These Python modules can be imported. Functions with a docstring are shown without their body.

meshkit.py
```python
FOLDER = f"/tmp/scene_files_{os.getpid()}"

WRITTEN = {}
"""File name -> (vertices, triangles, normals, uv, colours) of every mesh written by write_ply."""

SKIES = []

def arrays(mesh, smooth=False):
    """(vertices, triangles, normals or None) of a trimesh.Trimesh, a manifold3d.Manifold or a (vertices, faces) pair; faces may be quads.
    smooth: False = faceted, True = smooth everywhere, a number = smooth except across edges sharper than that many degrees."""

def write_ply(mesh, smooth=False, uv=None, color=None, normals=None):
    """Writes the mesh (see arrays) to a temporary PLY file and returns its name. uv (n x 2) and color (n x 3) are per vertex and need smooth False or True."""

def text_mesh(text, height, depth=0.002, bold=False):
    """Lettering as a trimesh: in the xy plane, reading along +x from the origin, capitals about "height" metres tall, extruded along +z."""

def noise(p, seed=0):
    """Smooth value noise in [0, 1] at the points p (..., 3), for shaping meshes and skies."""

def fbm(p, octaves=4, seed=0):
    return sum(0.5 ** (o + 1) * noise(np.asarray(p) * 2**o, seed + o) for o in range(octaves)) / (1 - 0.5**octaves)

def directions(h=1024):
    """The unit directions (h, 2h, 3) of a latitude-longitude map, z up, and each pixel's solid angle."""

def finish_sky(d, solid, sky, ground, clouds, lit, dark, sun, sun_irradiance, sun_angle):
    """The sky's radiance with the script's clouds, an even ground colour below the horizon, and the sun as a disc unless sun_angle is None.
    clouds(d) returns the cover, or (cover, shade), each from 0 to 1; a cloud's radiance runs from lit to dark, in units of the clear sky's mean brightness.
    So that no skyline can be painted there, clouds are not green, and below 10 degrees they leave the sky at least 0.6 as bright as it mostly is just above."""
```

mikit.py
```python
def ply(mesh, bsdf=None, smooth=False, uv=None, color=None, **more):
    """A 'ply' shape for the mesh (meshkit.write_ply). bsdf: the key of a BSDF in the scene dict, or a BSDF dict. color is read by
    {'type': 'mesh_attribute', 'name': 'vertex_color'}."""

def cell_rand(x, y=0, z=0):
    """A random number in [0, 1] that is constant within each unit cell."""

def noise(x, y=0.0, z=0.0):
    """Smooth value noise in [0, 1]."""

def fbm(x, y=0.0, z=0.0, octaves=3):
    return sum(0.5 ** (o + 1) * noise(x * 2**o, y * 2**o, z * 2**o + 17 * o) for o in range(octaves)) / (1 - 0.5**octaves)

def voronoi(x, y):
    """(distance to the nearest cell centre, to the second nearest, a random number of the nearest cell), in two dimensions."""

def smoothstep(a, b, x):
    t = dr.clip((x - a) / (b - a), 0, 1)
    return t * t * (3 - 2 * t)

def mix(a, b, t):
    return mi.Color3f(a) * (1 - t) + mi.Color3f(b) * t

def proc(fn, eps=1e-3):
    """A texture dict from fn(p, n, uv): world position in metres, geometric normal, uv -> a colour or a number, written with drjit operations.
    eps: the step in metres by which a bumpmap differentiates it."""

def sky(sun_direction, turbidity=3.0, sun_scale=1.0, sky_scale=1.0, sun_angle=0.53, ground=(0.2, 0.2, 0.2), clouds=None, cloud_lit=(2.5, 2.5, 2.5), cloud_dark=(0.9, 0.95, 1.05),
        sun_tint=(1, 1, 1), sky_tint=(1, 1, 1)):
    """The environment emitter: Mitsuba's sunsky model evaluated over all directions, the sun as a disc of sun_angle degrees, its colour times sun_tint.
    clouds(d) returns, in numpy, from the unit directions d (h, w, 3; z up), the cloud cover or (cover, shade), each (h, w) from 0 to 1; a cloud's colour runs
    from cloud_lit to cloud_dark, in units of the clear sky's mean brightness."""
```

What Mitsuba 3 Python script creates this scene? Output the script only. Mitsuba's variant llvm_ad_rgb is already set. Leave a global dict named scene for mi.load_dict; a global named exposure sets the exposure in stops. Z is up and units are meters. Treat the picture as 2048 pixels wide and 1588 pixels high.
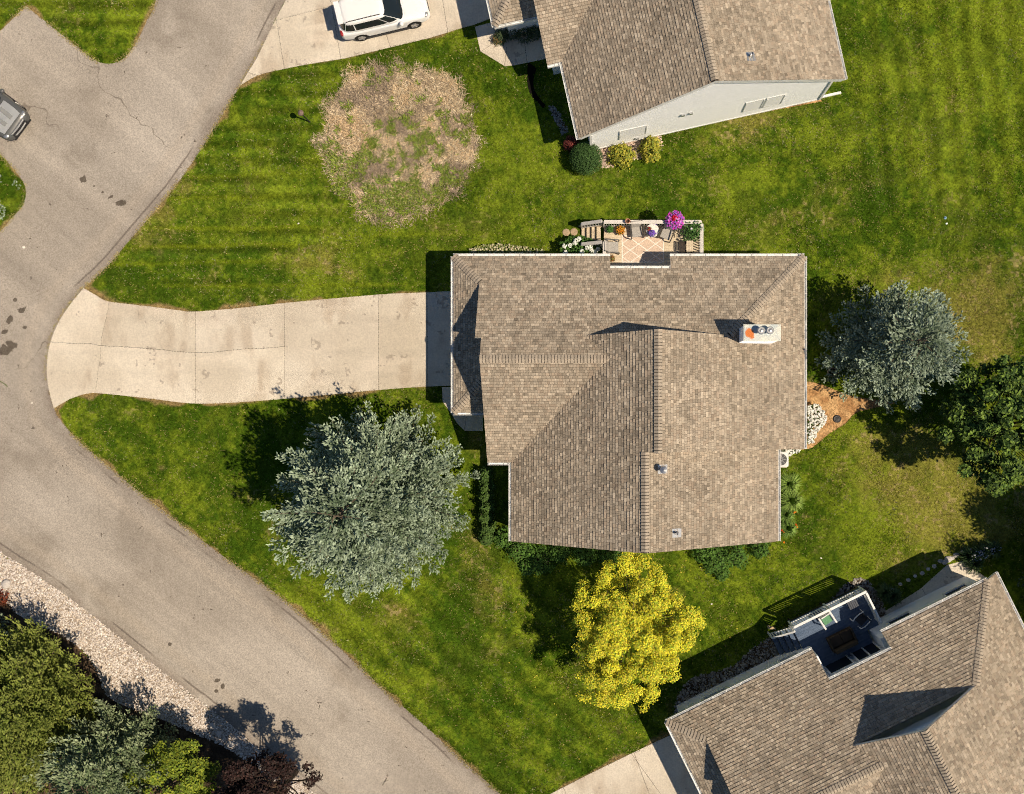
import math
import numpy as np, trimesh, shapely, manifold3d as m3
import drjit as dr
import mitsuba as mi
import mikit, meshkit
from shapely.geometry import Polygon, LineString, Point, box as sbox
from shapely.ops import unary_union
T = mi.ScalarTransform4f

# ---------------------------------------------------------------- camera, sky, exposure
scene, labels = {}, {}
CAM_H, FPX = 45.0, 1744.0            # drone height in metres; focal length in pixels of a 2048 wide picture
NX, NY = 1200.0, 831.0               # the point straight below the drone, in those pixels
scene['camera'] = {'type': 'perspective', 'fov': math.degrees(2 * math.atan(1024 / FPX)), 'fov_axis': 'x', 'near_clip': 0.5, 'far_clip': 2000.0,
                   'to_world': T().look_at(origin=[0, 0, CAM_H], target=[0, 0, 0], up=[0, 1, 0]),
                   'principal_point_offset_x': (1024 - NX) / 2048, 'principal_point_offset_y': (794 - NY) / 1588}
SUN = np.array([0.65, -0.245, 1.0])
scene['sky'] = mikit.sky(SUN.tolist(), turbidity=3.0, sky_scale=0.48, sun_tint=(0.985, 0.99, 0.985))
exposure = 1.76

rng = np.random.default_rng(7)


def G(px, py, z=0.0):
    """World point at height z that stands at this pixel of the 2048 x 1588 survey picture."""
    k = (CAM_H - z) / FPX
    return np.array([(px - NX) * k, (NY - py) * k, z])


def GP(pts, z=0.0):
    return [tuple(G(x, y, z)[:2]) for x, y in pts]


# ---------------------------------------------------------------- mesh and naming helpers
class MB:
    """Collects vertices, triangles and vertex colours of one mesh."""

    def __init__(self):
        self.v, self.f, self.c, self.n = [], [], [], 0

    def add(self, v, f, c=None):
        v, f = np.asarray(v, float), np.asarray(f, int)
        if len(v) == 0:
            return self
        if f.shape[1] == 4:
            f = np.vstack([f[:, [0, 1, 2]], f[:, [0, 2, 3]]])
        self.v.append(v)
        self.f.append(f + self.n)
        self.n += len(v)
        self.c.append(np.broadcast_to(np.asarray(c if c is not None else (0.5, 0.5, 0.5), float), (len(v), 3)))
        return self

    def tm(self, m, c=None):
        return self.add(m.vertices, m.faces, c)

    def box(self, cx, cy, cz, sx, sy, sz, rot=0.0, c=None, tilt=None):
        m = trimesh.creation.box((sx, sy, sz))
        v = np.array(m.vertices)
        if tilt is not None:
            v = v @ trimesh.transformations.rotation_matrix(tilt[0], tilt[1])[:3, :3].T
        a, b = math.cos(rot), math.sin(rot)
        v = np.stack([v[:, 0] * a - v[:, 1] * b + cx, v[:, 0] * b + v[:, 1] * a + cy, v[:, 2] + cz], 1)
        return self.add(v, m.faces, c)

    def beam(self, p, q, w, h, c=None):
        """A box section w wide, h high from p to q (h measured upward, centred)."""
        p, q = np.asarray(p, float), np.asarray(q, float)
        d = q - p
        L = np.linalg.norm(d)
        d /= L
        up = np.array([0, 0, 1.0]) if abs(d[2]) < 0.95 else np.array([1.0, 0, 0])
        s = np.cross(d, up)
        s /= np.linalg.norm(s)
        u = np.cross(s, d)
        v = [a + s * i * w / 2 + u * j * h / 2 for a in (p, q) for i, j in ((-1, -1), (1, -1), (1, 1), (-1, 1))]
        return self.add(v, [[0, 3, 2, 1], [4, 5, 6, 7], [0, 1, 5, 4], [1, 2, 6, 5], [2, 3, 7, 6], [3, 0, 4, 7]], c)

    def tube(self, pts, radii, sides=6, c=None):
        p = np.asarray(pts, float)
        r = np.broadcast_to(radii, (len(p),))
        t = np.gradient(p, axis=0)
        t /= np.linalg.norm(t, axis=1, keepdims=True) + 1e-12
        a = np.cross(t, np.where(np.abs(t[:, 2:]) < 0.9, [0, 0, 1.0], [1.0, 0, 0]))
        a /= np.linalg.norm(a, axis=1, keepdims=True) + 1e-12
        b, an = np.cross(t, a), np.arange(sides) * 2 * np.pi / sides
        v = p[:, None] + r[:, None, None] * (np.cos(an)[None, :, None] * a[:, None] + np.sin(an)[None, :, None] * b[:, None])
        i, j = np.meshgrid(np.arange(len(p) - 1), np.arange(sides), indexing='ij')
        q = np.stack([i * sides + j, i * sides + (j + 1) % sides, (i + 1) * sides + (j + 1) % sides, (i + 1) * sides + j], -1).reshape(-1, 4)
        caps = [[0, k + 1, k] for k in range(1, sides - 1)] + [[(len(p) - 1) * sides + x for x in (0, k, k + 1)] for k in range(1, sides - 1)]
        vv = v.reshape(-1, 3)
        self.add(vv, np.vstack([q[:, [0, 1, 2]], q[:, [0, 2, 3]], caps]), c)
        return self

    def cyl(self, x, y, z0, z1, r0, r1=None, sides=16, c=None):
        return self.tube([[x, y, z0], [x, y, z1]], [r0, r0 if r1 is None else r1], sides, c)

    def lathe(self, x, y, z, profile, sides=18, c=None):
        pr = np.asarray(profile, float)
        an = np.arange(sides) * 2 * np.pi / sides
        v = np.stack([pr[:, None, 0] * np.cos(an) + x, pr[:, None, 0] * np.sin(an) + y, np.broadcast_to(pr[:, None, 1] + z, (len(pr), sides))], -1).reshape(-1, 3)
        i, j = np.meshgrid(np.arange(len(pr) - 1), np.arange(sides), indexing='ij')
        q = np.stack([i * sides + j, i * sides + (j + 1) % sides, (i + 1) * sides + (j + 1) % sides, (i + 1) * sides + j], -1).reshape(-1, 4)
        return self.add(v, q, c)

    def sheet(self, poly, z, c=None):
        """Flat polygon(s) at height z."""
        for g in getattr(poly, 'geoms', [poly]):
            if g.geom_type == 'Polygon' and g.area > 1e-6:
                v, f = trimesh.creation.triangulate_polygon(g, engine='earcut')
                v3 = np.column_stack([v, np.full(len(v), z)])
                a, b = v[f[:, 1]] - v[f[:, 0]], v[f[:, 2]] - v[f[:, 0]]
                f = np.where((a[:, 0] * b[:, 1] - a[:, 1] * b[:, 0] < 0)[:, None], f[:, ::-1], f)
                self.add(v3, f, c)
        return self

    def prism(self, poly, z0, z1, c=None):
        for g in getattr(poly, 'geoms', [poly]):
            if g.geom_type == 'Polygon' and g.area > 1e-6:
                m = trimesh.creation.extrude_polygon(g, z1 - z0, engine='earcut')
                m.apply_translation([0, 0, z0])
                self.tm(m, c)
        return self

    def mesh(self):
        return np.vstack(self.v), np.vstack(self.f)

    def move(self, M):
        """Applies a 4 x 4 matrix to everything collected."""
        self.v = [v @ M[:3, :3].T + M[:3, 3] for v in self.v]
        return self


def numbered(key):
    if key not in scene and key not in taken:
        taken.add(key)
        return key
    k = 1
    while f'{key}_{k:03d}' in scene or f'{key}_{k:03d}' in taken:
        k += 1
    taken.add(f'{key}_{k:03d}')
    return f'{key}_{k:03d}'


taken = set()


def say(key, label=None, cat=None, group=None, kind=None):
    d = {k: v for k, v in (('label', label), ('category', cat), ('group', group), ('kind', kind)) if v}
    if d:
        labels[key] = {**labels.get(key, {}), **d}
    return key


def thing(name, label, cat, group=None):
    return say(numbered(name), label, cat, group)


def put(name, mb, bsdf, parent=None, label=None, cat=None, group=None, kind=None, smooth=False, vc=True, uv=None):
    """One entry of the scene from an MB (or ready ply dict)."""
    key = numbered((parent + '__' if parent else '') + name)
    if isinstance(mb, dict):
        scene[key] = mb
    else:
        v, f = mb.mesh()
        col = np.vstack(mb.c) if vc and smooth in (False, True) else None
        scene[key] = mikit.ply((v, f), bsdf, smooth=smooth, color=col, uv=uv)
    say(key, label, cat, group, kind)
    return key


def frame(x, y, z=0.0, rot=0.0):
    M = np.eye(4)
    a, b = math.cos(rot), math.sin(rot)
    M[:2, :2] = [[a, -b], [b, a]]
    M[:3, 3] = [x, y, z]
    return M


# ---------------------------------------------------------------- materials
N, F, SS, MIX = mikit.noise, mikit.fbm, mikit.smoothstep, mikit.mix


def mat(name, **d):
    scene[name] = {'type': 'twosided', 'bsdf': d}


def rgb(*c):
    return {'type': 'rgb', 'value': list(c)}


VC = {'type': 'mesh_attribute', 'name': 'vertex_color'}
mat('mat_leaf', type='principled', base_color=VC, roughness=0.65, specular=0.25)
mat('mat_matte', type='diffuse', reflectance=VC)
mat('mat_semi', type='principled', base_color=VC, roughness=0.45, specular=0.4)
mat('mat_white', type='principled', base_color=mikit.proc(lambda p, n, uv: MIX((.74, .75, .75), (.62, .63, .62), SS(.45, .8, F(p.x * 3, p.y * 3, p.z * 3)))), roughness=0.5, specular=0.4)
mat('mat_metal', type='principled', base_color=rgb(.55, .56, .57), roughness=0.35, metallic=0.8)
mat('mat_dark', type='principled', base_color=rgb(.025, .025, .028), roughness=0.5, specular=0.4)
mat('mat_glass', type='principled', base_color=rgb(.012, .018, .022), roughness=0.06, specular=0.6)
mat('mat_rubber', type='principled', base_color=rgb(.02, .02, .02), roughness=0.8, specular=0.2)
mat('mat_paint_white', type='principled', base_color=rgb(.80, .81, .82), roughness=0.3, specular=0.5, clearcoat=0.8, clearcoat_gloss=0.9)
mat('mat_blind', type='principled', base_color=rgb(.86, .88, .90), roughness=0.5, specular=0.3)
mat('mat_paint_dark', type='principled', base_color=rgb(.085, .09, .092), roughness=0.3, specular=0.5, clearcoat=0.8, clearcoat_gloss=0.9)
mat('mat_paint_grey', type='principled', base_color=rgb(.50, .52, .52), roughness=0.32, specular=0.5, metallic=0.4, clearcoat=0.8, clearcoat_gloss=0.9)
mat('mat_bark', type='diffuse', reflectance=mikit.proc(lambda p, n, uv: MIX((.10, .075, .055), (.2, .16, .12), N(p.x * 14, p.y * 14, p.z * 3))))


def concrete_fn(p, n, uv):
    a, b = F(p.x * .5, p.y * .5, 0, octaves=4), N(p.x * 26, p.y * 26)
    c = MIX((.55, .495, .41), (.64, .585, .495), SS(.3, .7, a))
    c = MIX(c, (.44, .37, .29), SS(.52, .78, F(p.x * 1.1 + 9, p.y * .5 + 3, 0, octaves=4)) * .7)
    c = MIX(c, (.66, .59, .50), SS(.6, .8, F(p.x * .35 + 31, p.y * 1.7, 0)) * .5)
    lane = sum(dr.exp(-dr.square((p.y - ly - .35 * (F(p.x * .3, 5) - .5)) / .28)) for ly in (5.05, 3.3, 2.2))
    c = c * (1 - .07 * lane * SS(.3, .7, F(p.x * .8, p.y * 2.5)))
    drip = SS(.80, .86, N(p.x * 2.3 + 3, p.y * 2.3 + 9)) * SS(.55, .75, N(p.x * 9, p.y * 9))
    c = MIX(c, (.30, .255, .21), drip * .6)
    return c * (.88 + .24 * b)


mat('mat_concrete', type='diffuse', reflectance=mikit.proc(concrete_fn))
mat('mat_concrete_worn', type='diffuse', reflectance=mikit.proc(lambda p, n, uv: concrete_fn(p, n, uv) * mi.Color3f(.93, .92, .90)))
mat('mat_concrete_pale', type='diffuse', reflectance=mikit.proc(lambda p, n, uv: concrete_fn(p, n, uv) * mi.Color3f(1.05, 1.05, 1.04)))
# stains that stand on the asphalt: (x, y, radius x, radius y, turn)
STAINS = [(12, 700, 16, 11, .3), (22, 692, 12, 9, 0), (166, 360, 8, 7, 0), (240, 405, 10, 6, 0), (222, 394, 5, 3, .4), (44, 620, 9, 5, .7), (20, 640, 7, 8, 0), (50, 655, 5, 4, 0), (433, 1362, 7, 4, .3),
          (432, 1382, 5, 5, 0), (445, 1372, 4, 6, 0), (8, 665, 9, 4, .5), (30, 600, 4, 4, 0), (188, 372, 3, 2, 0), (205, 384, 3, 2, .2), (340, 1288, 5, 4, 0)]


def road_fn(p, n, uv):
    g = N(p.x * 22, p.y * 22) * .55 + N(p.x * 47, p.y * 47) * .45
    c = MIX((.345, .31, .268), (.415, .378, .332), SS(.3, .7, F(p.x * .22, p.y * .22, 0, octaves=4)))
    # long traffic bands along the lower road and across the upper one
    along = p.x * .62 + p.y * .785
    c = c * (.94 + .12 * N(along * 4.2 + 31, F(p.x * .3, p.y * .3) * 2)) * (.90 + .20 * N(along * 1.1 + 4, F(p.x * .1, p.y * .1) * 3))
    c = MIX(c, (.26, .23, .195), SS(.58, .82, F(p.x * .45 + 20, p.y * .45, 0, octaves=4)) * .7)
    edge = dr.minimum(1, dr.maximum(0, uv.x))
    c = MIX(c, (.24, .205, .175), (1 - SS(.0, .45, edge)) * .75 * SS(.25, .6, F(p.x * 1.3, p.y * 1.3) + .1))
    thin = SS(.045, .015, dr.abs(edge - .27 + .06 * (F(p.x * .7, p.y * .7) - .5))) * SS(.45, .6, F(p.x * .5 + 60, p.y * .5))
    c = MIX(c, (.13, .11, .095), thin * .7)
    cr = dr.abs(F(p.x * .16 + 3, p.y * .16 + 8, 0, octaves=5) - .5)
    c = MIX(c, (.15, .13, .11), SS(.0035, .001, cr) * SS(.5, .62, N(p.x * .25 + 11, p.y * .25)) * .7)
    c = MIX(c, (.43, .375, .31), SS(.45, .7, edge) * (1 - SS(.8, 1.0, edge)) * .35)
    wob = F(p.x * 5, p.y * 5, 0, octaves=3) - .5
    st = mi.Float(0)
    for (x, y, a, b, t) in STAINS:
        q = G(x, y)
        dx, dy = p.x - q[0], p.y - q[1]
        u, v = (dx * math.cos(t) + dy * math.sin(t)) / (a * .026), (dy * math.cos(t) - dx * math.sin(t)) / (b * .026)
        st = dr.maximum(st, SS(1.0, .82, dr.sqrt(u * u + v * v) + wob * 1.3))
    c = MIX(c, (.085, .07, .055), st * .85)
    sp = SS(.90, .95, N(p.x * 3.1 + 7, p.y * 3.1)) * SS(.66, .78, N(p.x * 15, p.y * 15 + 5))
    c = MIX(c, (.10, .085, .07), sp * .8)
    return c * (.66 + .68 * g)


mat('mat_road', type='diffuse', reflectance=mikit.proc(road_fn))
DRY = [(1930, 600, 120, 90, .62), (1985, 690, 60, 70, .55), (2010, 560, 60, 60, .4), (1500, 235, 60, 22, .8), (1480, 265, 120, 40, .5), (1860, 930, 120, 70, .6), (1760, 870, 90, 50, .5), (1930, 1060, 130, 60, .9), (1900, 1000, 140, 60, .5), (1720, 960, 90, 60, .4), (1800, 1130, 60, 30, .6), (1760, 560, 120, 60, .35),
       (370, 375, 30, 22, .7), (330, 425, 45, 22, .7), (300, 480, 60, 26, .6), (640, 520, 60, 26, .5), (880, 460, 60, 24, .6), (1110, 60, 60, 30, .2), (960, 1080, 50, 50, .5), (780, 1240, 60, 40, .35), (1000, 1180, 60, 40, .4),
       (1160, 1330, 70, 40, .3), (700, 545, 60, 20, .4), (1690, 380, 90, 50, .4), (1880, 300, 80, 90, .25), (1600, 440, 80, 26, .35), (950, 880, 26, 70, .6), (470, 1010, 60, 40, .25), (400, 560, 50, 24, .3), (1020, 560, 50, 20, .1)]


def dryness(x, y, noise, fbm):
    d = 0.0
    for (a, b, ra, rb, k) in DRY:
        q = G(a, b)
        d = d + k * np_or_dr_exp(-(((x - q[0]) / (ra * .0258)) ** 2 + ((y - q[1]) / (rb * .0258)) ** 2))
    return d


def np_or_dr_exp(v):
    return np.exp(v) if isinstance(v, np.ndarray) else dr.exp(v)


def grass_fn(p, n, uv):
    x, y = p.x, p.y
    a, b = F(x * .28, y * .28, 0, octaves=4), F(x * 1.9, y * 1.9, 0, octaves=3)
    hi = N(x * 11, y * 11) * .5 + N(x * 27, y * 27) * .5
    c = MIX((.042, .084, .006), (.150, .202, .015), SS(.34, .66, a * .42 + b * .33 + .25 * F(x * 4.7 + 7, y * 4.7, 0, octaves=3)))
    c = MIX(c, (.052, .085, .008), SS(.55, .75, F(x * .8 + 50, y * .8, 0)) * .6)
    # mowing lanes: level lanes on the left lawn, upright ones at the right, slanting ones below
    left = SS(-12.0, -15.0, x) * SS(6.2, 7.2, y)
    right = SS(12.0, 14.5, x) * SS(9.5, 11.5, y)
    low = SS(-6.5, -8.5, y) * SS(6.0, 3.0, x)
    wob = F(x * .4, y * .4) * 1.2
    l1 = dr.sin((y + wob * .25) * 7.0) * SS(.25, .6, N(x * .2, y * 1.3))
    l2 = dr.sin((x + y * .12 + wob * .3) * 5.2)
    l3 = dr.sin((x * .64 + y * .77 + wob * .4) * 5.0)
    c = c * (1 + .30 * l1 * left + .20 * l2 * right + .20 * l3 * low)
    for (py, x0_, x1_, k_) in ((352, 330, 600, .5), (396, 300, 560, .7), (458, 230, 640, .9), (491, 210, 600, .8), (526, 190, 560, .6), (572, 330, 820, .6), (470, 640, 1000, .5)):
        q_, q1_ = G(x0_, py + 3).tolist(), G(x1_, py - 3).tolist()
        yy = q_[1] + (x - q_[0]) * ((q1_[1] - q_[1]) / (q1_[0] - q_[0])) + .25 * (F(x * .5, py * 1.0) - .5)
        wl = dr.exp(-dr.square((y - yy) / .13)) * SS(q_[0] - .6, q_[0] + .8, x) * SS(q1_[0] + .6, q1_[0] - .8, x)
        c = MIX(c, (.165, .215, .012), wl * k_ * (.4 + .8 * b))
    d = dryness(x, y, N, F) + .34 * SS(.5, .75, F(x * .5 + 13, y * .5 + 7, 0, octaves=4))
    t = SS(.25, .95, d * (.35 + 1.3 * F(x * 1.7 + 3, y * 1.7, 0, octaves=4)))
    c = MIX(c, (.225, .205, .045), t * .66)
    c = MIX(c, (.34, .27, .13), SS(.62, .8, N(x * 6.5, y * 6.5) * .6 + b * .4) * SS(.1, .6, d) * .6)
    e = dr.minimum(1, dr.maximum(0, uv.x))
    c = MIX((.26, .19, .085), c, SS(.0, .55, e + 1.5 * (N(x * 1.1, y * 1.1) - .35) + .5 * (b - .5)))
    return c * (.40 + 1.2 * hi)


mat('mat_grass', type='diffuse', reflectance=mikit.proc(grass_fn))


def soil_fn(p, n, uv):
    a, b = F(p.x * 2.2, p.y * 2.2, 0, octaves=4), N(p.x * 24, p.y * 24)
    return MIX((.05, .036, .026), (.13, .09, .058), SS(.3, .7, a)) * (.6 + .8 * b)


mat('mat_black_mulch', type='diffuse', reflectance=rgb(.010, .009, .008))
mat('mat_soil', type='diffuse', reflectance=mikit.proc(soil_fn))


def grit_fn(p, n, uv):
    return MIX((.26, .215, .175), (.40, .335, .28), F(p.x * 4, p.y * 4, 0, octaves=3)) * (.6 + .8 * N(p.x * 24, p.y * 24))


mat('mat_grit', type='diffuse', reflectance=mikit.proc(grit_fn))


def mulch_fn(p, n, uv):
    a, b = F(p.x * 2.5, p.y * 2.5, 0, octaves=4), N(p.x * 20, p.y * 20)
    return MIX((.36, .20, .09), (.52, .33, .16), SS(.3, .7, a)) * (.55 + .85 * b)


mat('mat_mulch', type='diffuse', reflectance=mikit.proc(mulch_fn))


def mound_fn(p, n, uv):
    a, b, hi = F(p.x * .7, p.y * .7, 0, octaves=4), F(p.x * 2.6 + 5, p.y * 2.6, 0, octaves=4), N(p.x * 17, p.y * 17) * .5 + N(p.x * 34, p.y * 34) * .5
    c = MIX((.44, .365, .255), (.70, .58, .42), SS(.35, .65, a))
    c = MIX(c, (.70, .60, .45), SS(.52, .7, b) * .8)
    c = MIX(c, (.17, .18, .06), SS(.56, .74, F(p.x * .9 + 21, p.y * .9 + 4, 0, octaves=5)) * .75)
    c = MIX(c, (.24, .205, .175), SS(.52, .70, F(p.x * 1.4 + 2, p.y * 1.4 + 40, 0, octaves=4)) * .7)
    return c * (.4 + 1.2 * hi)


mat('mat_mound', type='diffuse', reflectance=mikit.proc(mound_fn))


def siding_fn(p, n, uv):
    return MIX((.86, .895, .92), (.91, .935, .95), F(p.x * 1.5, p.y * 1.5, p.z * 6)) * (.95 + .08 * N(p.x * 9, p.y * 9, p.z * 30))


mat('mat_siding', type='principled', base_color=mikit.proc(siding_fn), roughness=0.6, specular=0.3)


def boards_fn(p, n, uv):
    g = N(p.x * 3.0, p.y * 40, 0)
    return MIX((.56, .47, .345), (.68, .585, .445), g) * (.86 + .26 * F(p.x * .9, p.y * 6, 0))


mat('mat_boards', type='diffuse', reflectance=mikit.proc(boards_fn))


def shingle_dust(p, n, uv):
    return .5 + N(p.x * 30, p.y * 30, p.z * 30)


mat('mat_felt', type='diffuse', reflectance=rgb(.05, .044, .038))
mat('mat_shingle', type='principled', base_color=VC, roughness=0.9, specular=0.15)


def rust_fn(p, n, uv):
    q = G(1500, 667, 6.3)
    dx, dy = p.x - q[0], p.y - q[1]
    w = F(p.x * 6, p.y * 6, 0, octaves=4)
    r = dr.sqrt((dx * .9 + dy * .4) ** 2 / .028 + (dy - dx * .5) ** 2 / .11)
    c = MIX((.50, .56, .56), (.66, .67, .60), SS(.35, .65, F(p.x * 3, p.y * 3, 0, octaves=4)))
    return MIX(c, (.62, .17, .03), SS(1.15, .8, r + (w - .5) * 1.1))


mat('mat_flashing', type='principled', base_color=mikit.proc(rust_fn), roughness=0.55, specular=0.4)


def rug_fn(p, n, uv):
    # a printed lattice: two families of slanting lines
    a = dr.abs((uv.x * 2.5 + uv.y * 2.2) - dr.floor(uv.x * 2.5 + uv.y * 2.2) - .5)
    b = dr.abs((uv.x * 2.5 - uv.y * 2.2) - dr.floor(uv.x * 2.5 - uv.y * 2.2) - .5)
    edge = dr.minimum(dr.minimum(uv.x, 1 - uv.x) * 2.05, dr.minimum(uv.y, 1 - uv.y) * 1.5)
    line = dr.maximum(dr.maximum(SS(.045, .025, a), SS(.045, .025, b)), SS(.05, .03, edge))
    return MIX((.62, .49, .39), (.86, .80, .72), line) * (.9 + .2 * N(p.x * 40, p.y * 40))


mat('mat_rug', type='diffuse', reflectance=mikit.proc(rug_fn))

# ---------------------------------------------------------------- ground, road, drives, beds
from scipy.spatial import Delaunay


def smooth_line(pts, step=8.0, closed=False):
    """Catmull-Rom through the points, for kerb lines and bed edges."""
    p = np.asarray(pts, float)
    q = np.vstack([p[-1], p, p[:2]]) if closed else np.vstack([2 * p[0] - p[1], p, 2 * p[-1] - p[-2]])
    out = []
    for i in range(1, len(q) - 2):
        n = max(1, int(np.linalg.norm(q[i + 1] - q[i]) / step))
        t = (np.arange(n) / n)[:, None]
        out.append(.5 * (2 * q[i] + (q[i + 1] - q[i - 1]) * t + (2 * q[i - 1] - 5 * q[i] + 4 * q[i + 1] - q[i + 2]) * t ** 2 + (3 * q[i] - q[i - 1] - 3 * q[i + 1] + q[i + 2]) * t ** 3))
    if not closed:
        out.append(p[-1:])
    return np.vstack(out).tolist()


def gpoly(pts, smooth=False):
    return Polygon(GP(smooth_line(pts, closed=True) if smooth else pts)).buffer(0)


def parts_of(g):
    return [x for x in getattr(g, 'geoms', [g]) if x.geom_type == 'Polygon' and x.area > 1e-3]


def field(poly, step, edge_of=None, reach=1.0, z=0.0, bump=None):
    """A meshed sheet over the polygon: (vertices, faces, uv) with uv.x = distance from edge_of / reach."""
    V, Fc, U, n = [], [], [], 0
    for g in parts_of(poly):
        b = []
        for ring in [g.exterior, *g.interiors]:
            L = ring.length
            m = max(8, int(L / step))
            b += [ring.interpolate(k * L / m).coords[0] for k in range(m)] + list(ring.coords[:-1])
        x0, y0, x1, y1 = g.bounds
        gx, gy = np.meshgrid(np.arange(x0, x1, step), np.arange(y0, y1, step))
        p = np.column_stack([gx.ravel(), gy.ravel()]) + rng.uniform(-.25, .25, (gx.size, 2)) * step
        p = p[shapely.contains_xy(g.buffer(-step * .4), p[:, 0], p[:, 1])]
        p = np.unique(np.round(np.vstack([b, p]), 4), axis=0)
        t = Delaunay(p).simplices
        c = p[t].mean(1)
        t = t[shapely.contains_xy(g, c[:, 0], c[:, 1])]
        a, d = p[t[:, 1]] - p[t[:, 0]], p[t[:, 2]] - p[t[:, 0]]
        cr = a[:, 0] * d[:, 1] - a[:, 1] * d[:, 0]
        t = t[np.abs(cr) > 1e-7]
        cr = cr[np.abs(cr) > 1e-7]
        t = np.where((cr < 0)[:, None], t[:, ::-1], t)
        dist = shapely.distance(shapely.points(p), (edge_of if edge_of is not None else g.boundary))
        zz = np.full(len(p), z)
        if bump is not None:
            zz = zz + bump(p, dist)
        V.append(np.column_stack([p, zz]))
        Fc.append(t + n)
        U.append(np.column_stack([np.minimum(1, dist / reach), np.zeros(len(p))]))
        n += len(p)
    return np.vstack(V), np.vstack(Fc), np.vstack(U)


VIEW = gpoly([(-180, -160), (2230, -160), (2230, 1750), (-180, 1750)])
R_EDGE = smooth_line([(640, -160), (608, -70), (572, 0), (545, 52), (515, 115), (480, 172), (440, 238), (400, 302), (360, 360), (310, 422), (260, 480), (215, 533), (168, 576), (140, 610), (115, 650), (100, 690), (94, 735), (98, 778), (108, 817),
                      (125, 845), (160, 884), (215, 930), (280, 985), (360, 1046), (450, 1115), (540, 1178), (600, 1225), (690, 1305), (780, 1390), (860, 1460), (930, 1525), (1000, 1588), (1180, 1760)], 14)
L_EDGE = smooth_line([(840, 1760), (670, 1620), (560, 1535), (460, 1450), (390, 1395), (300, 1325), (200, 1245), (100, 1170), (0, 1105), (-180, 990)], 14)
road_all = Polygon(GP(R_EDGE + L_EDGE + [(-180, -160)])).buffer(0)
isle_a = gpoly(smooth_line([(-180, 190), (-60, 268), (0, 310), (22, 332), (45, 362), (52, 386), (44, 412), (20, 440), (0, 463), (-60, 520), (-180, 640)]))
isle_b = gpoly([(-180, -160), (92, -160), (80, -20), (52, 12), (0, 62), (-60, 122), (-180, 250)])
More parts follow.
